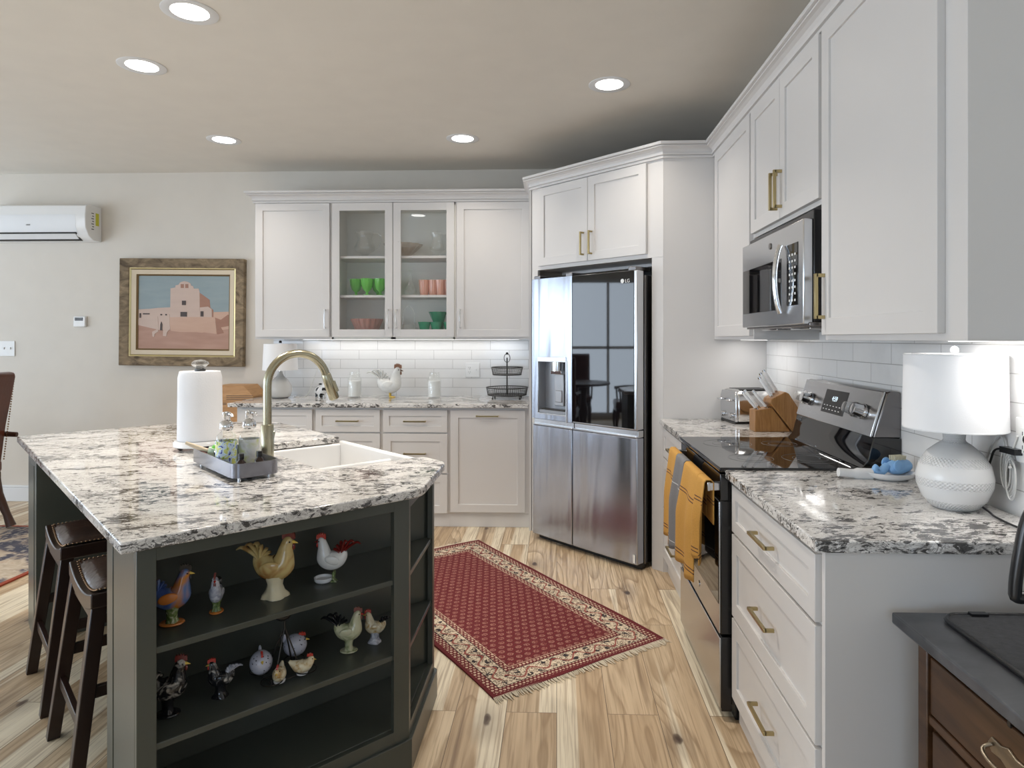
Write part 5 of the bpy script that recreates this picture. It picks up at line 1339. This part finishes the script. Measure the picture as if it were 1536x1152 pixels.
for s in (-1, 1): b.ell((-.022, s*.028, .034), (.018,.006,.020))
b.obj('ears', M['blue'], t, smooth=60)
b = B()
for i in range(9):
    for j in range(4): b.cyl((-.02+.005*i, -.012+.008*j, .048), (-.022+.0055*i, -.012+.008*j, .064), .002, seg=5)
b.obj('bristles', plain('cream_bristles', (.68,.64,.48), .8), t)

# ================================================================== dish towels on the oven handle
def towel(name, label, y0, y1, zb, mat, folds, ph, x_out=.0, ztop=.870):
    # hangs over the bar: cross-section profile in x/z, rippled along y
    t = thing(name, label, 'dish towel', (.557, (y0+y1)/2, ztop), 0, 'dish towels on the oven handle'); wd = (y1-y0)/2
    nu, nv_ = 26, 26; v = []; f = []
    zb -= ztop
    for i in range(nu+1):
        u = i/nu
        if u < .12: x, z = .018, -.16+.16*(u/.12)
        elif u < .22: a = PI*(u-.12)/.10; x, z = .018*math.cos(a)-.001, .006*math.sin(a)
        else: x, z = -.018-.006*(u-.22), zb*(u-.22)/.78
        for j in range(nv_+1):
            s = -1+2*j/nv_; k = max(0, min(1, (u-.2)/.4))
            xx = x-x_out*k+(.010*math.sin(s*folds+ph)-.006)*k; yy = s*wd*(1+.16*k)
            v.append((xx, yy, z+(.006*math.sin(s*5+ph)*k)))
    for i in range(nu):
        for j in range(nv_): a = i*(nv_+1)+j; f.append((a, a+1, a+nv_+2, a+nv_+1))
    o = B().add(v, f).obj('towel_cloth', mat, t, smooth=80)
    sd = o.modifiers.new('thick', 'SOLIDIFY'); sd.thickness = .004
    return t
def cloth(name, base, stripe, zs):
    c = NT(name); x, y, z = c.xyz(); n = c.noise(scale=220, detail=2); col = c.mix(n, tuple(q*.8 for q in base), tuple(min(1,q*1.15) for q in base))
    for z0, w in zs: col = c.mix(c.m('LESS_THAN', c.m('ABSOLUTE', c.m('SUBTRACT', z, z0)), w), col, stripe)
    c.set(col, .95); c.bump(n, .5, .002); return c.mat
yel, gry = (.58,.31,.07), (.20,.20,.21)
ys = cloth('mustard_towel', yel, (.10,.04,.03), [(-.10,.0022),(-.113,.0022),(-.36,.0022),(-.373,.0022)])
ys2 = cloth('mustard_towel_short', yel, (.10,.04,.03), [(-.075,.002),(-.087,.002),(-.27,.002),(-.283,.002)])
gs = cloth('grey_towel', gry, (.55,.55,.56), [(-.12,.002),(-.38,.002)])
towel('dish_towel', 'narrow mustard dish towel at the far end of the oven handle', 2.975, 3.15, .46, ys, 3, .5, .014)
towel('dish_towel', 'grey dish towel with pale stripes between the mustard towels', 2.80, 2.97, .46, gs, 4, 1.2, .016)
towel('dish_towel', 'wide mustard dish towel with dark stripes, nearest but one on the handle', 2.53, 2.785, .46, ys, 4, .2, .018)
towel('dish_towel', 'folded mustard dish towel end at the near end of the oven handle', 2.42, 2.525, .565, ys2, 3, 2.0, .006)

# ================================================================== antique side cabinet with mat and coffee maker
AX, AY1, AZ = .772, 1.545, .76
t = thing('antique_cabinet', 'dark antique wooden side cabinet with worn black top at the lower right', 'cabinet', (AX, AY1, 0), RR)   # local x -> -y, y -> +x
B().box(0, 0, AZ-.026, 1.05, .47, AZ).obj('cabinet_top', M['slatetop'], t, bev=.004)
b = B()
for x in (.055, .955):
    for y in (.03, .42): b.box(x, y, 0, x+.035, y+.035, AZ-.026)
b.box(.06, .045, .10, .985, .44, AZ-.05)
b.box(.055, .036, AZ-.056, .99, .05, AZ-.026); b.box(.09, .034, .555, .955, .05, .575)
b.obj('cabinet_frame', M['antique'], t, bev=.003)
B().box(.092, .036, .578, .95, .05, AZ-.06).obj('drawer', M['antique'], t, bev=.003)
dr_ = B().box(.10, .036, .30, .95, .05, .545).obj('drawer', M['antique'], t, bev=.003)
def bail(parent, x, z):
    b = B(); pts = [(-.055,0),(-.045,.014),(-.02,.012),(0,.020),(.02,.012),(.045,.014),(.055,0),(.045,-.014),(.02,-.012),(0,-.020),(-.02,-.012),(-.045,-.014)]
    xz([(x+a, z+c) for a, c in pts], .031, .036, b)
    b.tube(spl([(x-.04,.030,z+.004),(x-.042,.014,z-.006),(x-.02,.010,z-.014),(x+.02,.010,z-.014),(x+.042,.014,z-.006),(x+.04,.030,z+.004)], 4), .004, 8)
    b.obj('handle', M['brass_old'], parent, bev=.0015)
bail(t, .345, .640)
b = B(); b.box(.345-.004, .033, .698, .345+.004, .0358, .712); b.obj('keyhole', M['black'], t)
# mat
b = B(); b.prism(rrect(.86, .62, 1.22, 1.515, .045), AZ+.001, AZ+.010)
t = thing('drying_mat', 'dark grey fabric mat with black piping on the antique cabinet', 'mat', (0,0,0))
b.obj('mat_cloth', M['rubber'], t)
b = B(); b.tube([(x, y, AZ+.0075) for x, y in rrect(.86, .62, 1.22, 1.515, .045, 6)], .0055, 8, closed=True); b.obj('piping', M['black'], t, smooth=60)
B().box(.925, 1.498, AZ+.010, .962, 1.513, AZ+.016, T=None).obj('tag', M['black'], t)
# coffee maker
t = thing('coffee_maker', 'stainless and black coffee maker on the dark mat at the right edge', 'coffee maker', (1.03, 1.27, AZ+.0105), RR)
B().box(-.10, -.085, 0, .10, .11, .072).obj('warming_base', M['steel'], t, bev=.01)
B().box(-.09, .03, .045, .09, .11, .34).obj('tower', M['black'], t, bev=.006)
B().box(-.10, -.085, .290, .10, .11, .405).obj('brew_head', M['steel'], t, bev=.012)
B().box(-.102, -.087, .405, .102, .112, .425).obj('lid', M['black'], t, bev=.008)
t2 = thing('coffee_carafe', 'black-handled coffee carafe in the coffee maker', 'carafe', (1.012, 1.285, AZ+.085), R(166))
B().lathe([(0,0),(.058,0),(.064,.01),(.066,.08),(.058,.14),(.045,.18),(.045,.215),(0,.215)], 32).obj('carafe_body', M['toaster_steel'], t2, smooth=60)
B().tube(spl([(.045,0,.205),(.085,0,.215),(.102,0,.19),(.115,0,.12),(.122,0,.055),(.115,0,.040),(.064,0,.055)], 5), [.011]*31, 10, flat=1.4).obj('handle', M['black'], t2, smooth=60)
b = B(); b.tube(spl([(1.225,1.80,1.088),(1.215,1.86,1.085),(1.215,1.885,1.05),(1.20,1.89,.985),(1.18,1.885,.935),(1.165,1.81,.922),(1.155,1.77,.920),(1.15,1.70,.919),(1.15,1.62,.920),(1.14,1.565,.915),(1.135,1.553,.87),(1.135,1.55,.80),(1.12,1.50,.785),(1.10,1.40,.785)], 7), .0030, 8)
b.box(1.212, 1.785, 1.080, 1.236, 1.845, 1.096)
tag(b.obj('power_cord', M['black'], smooth=60), 'thin black coffee maker cord plugged into the right wall outlet', 'cord')
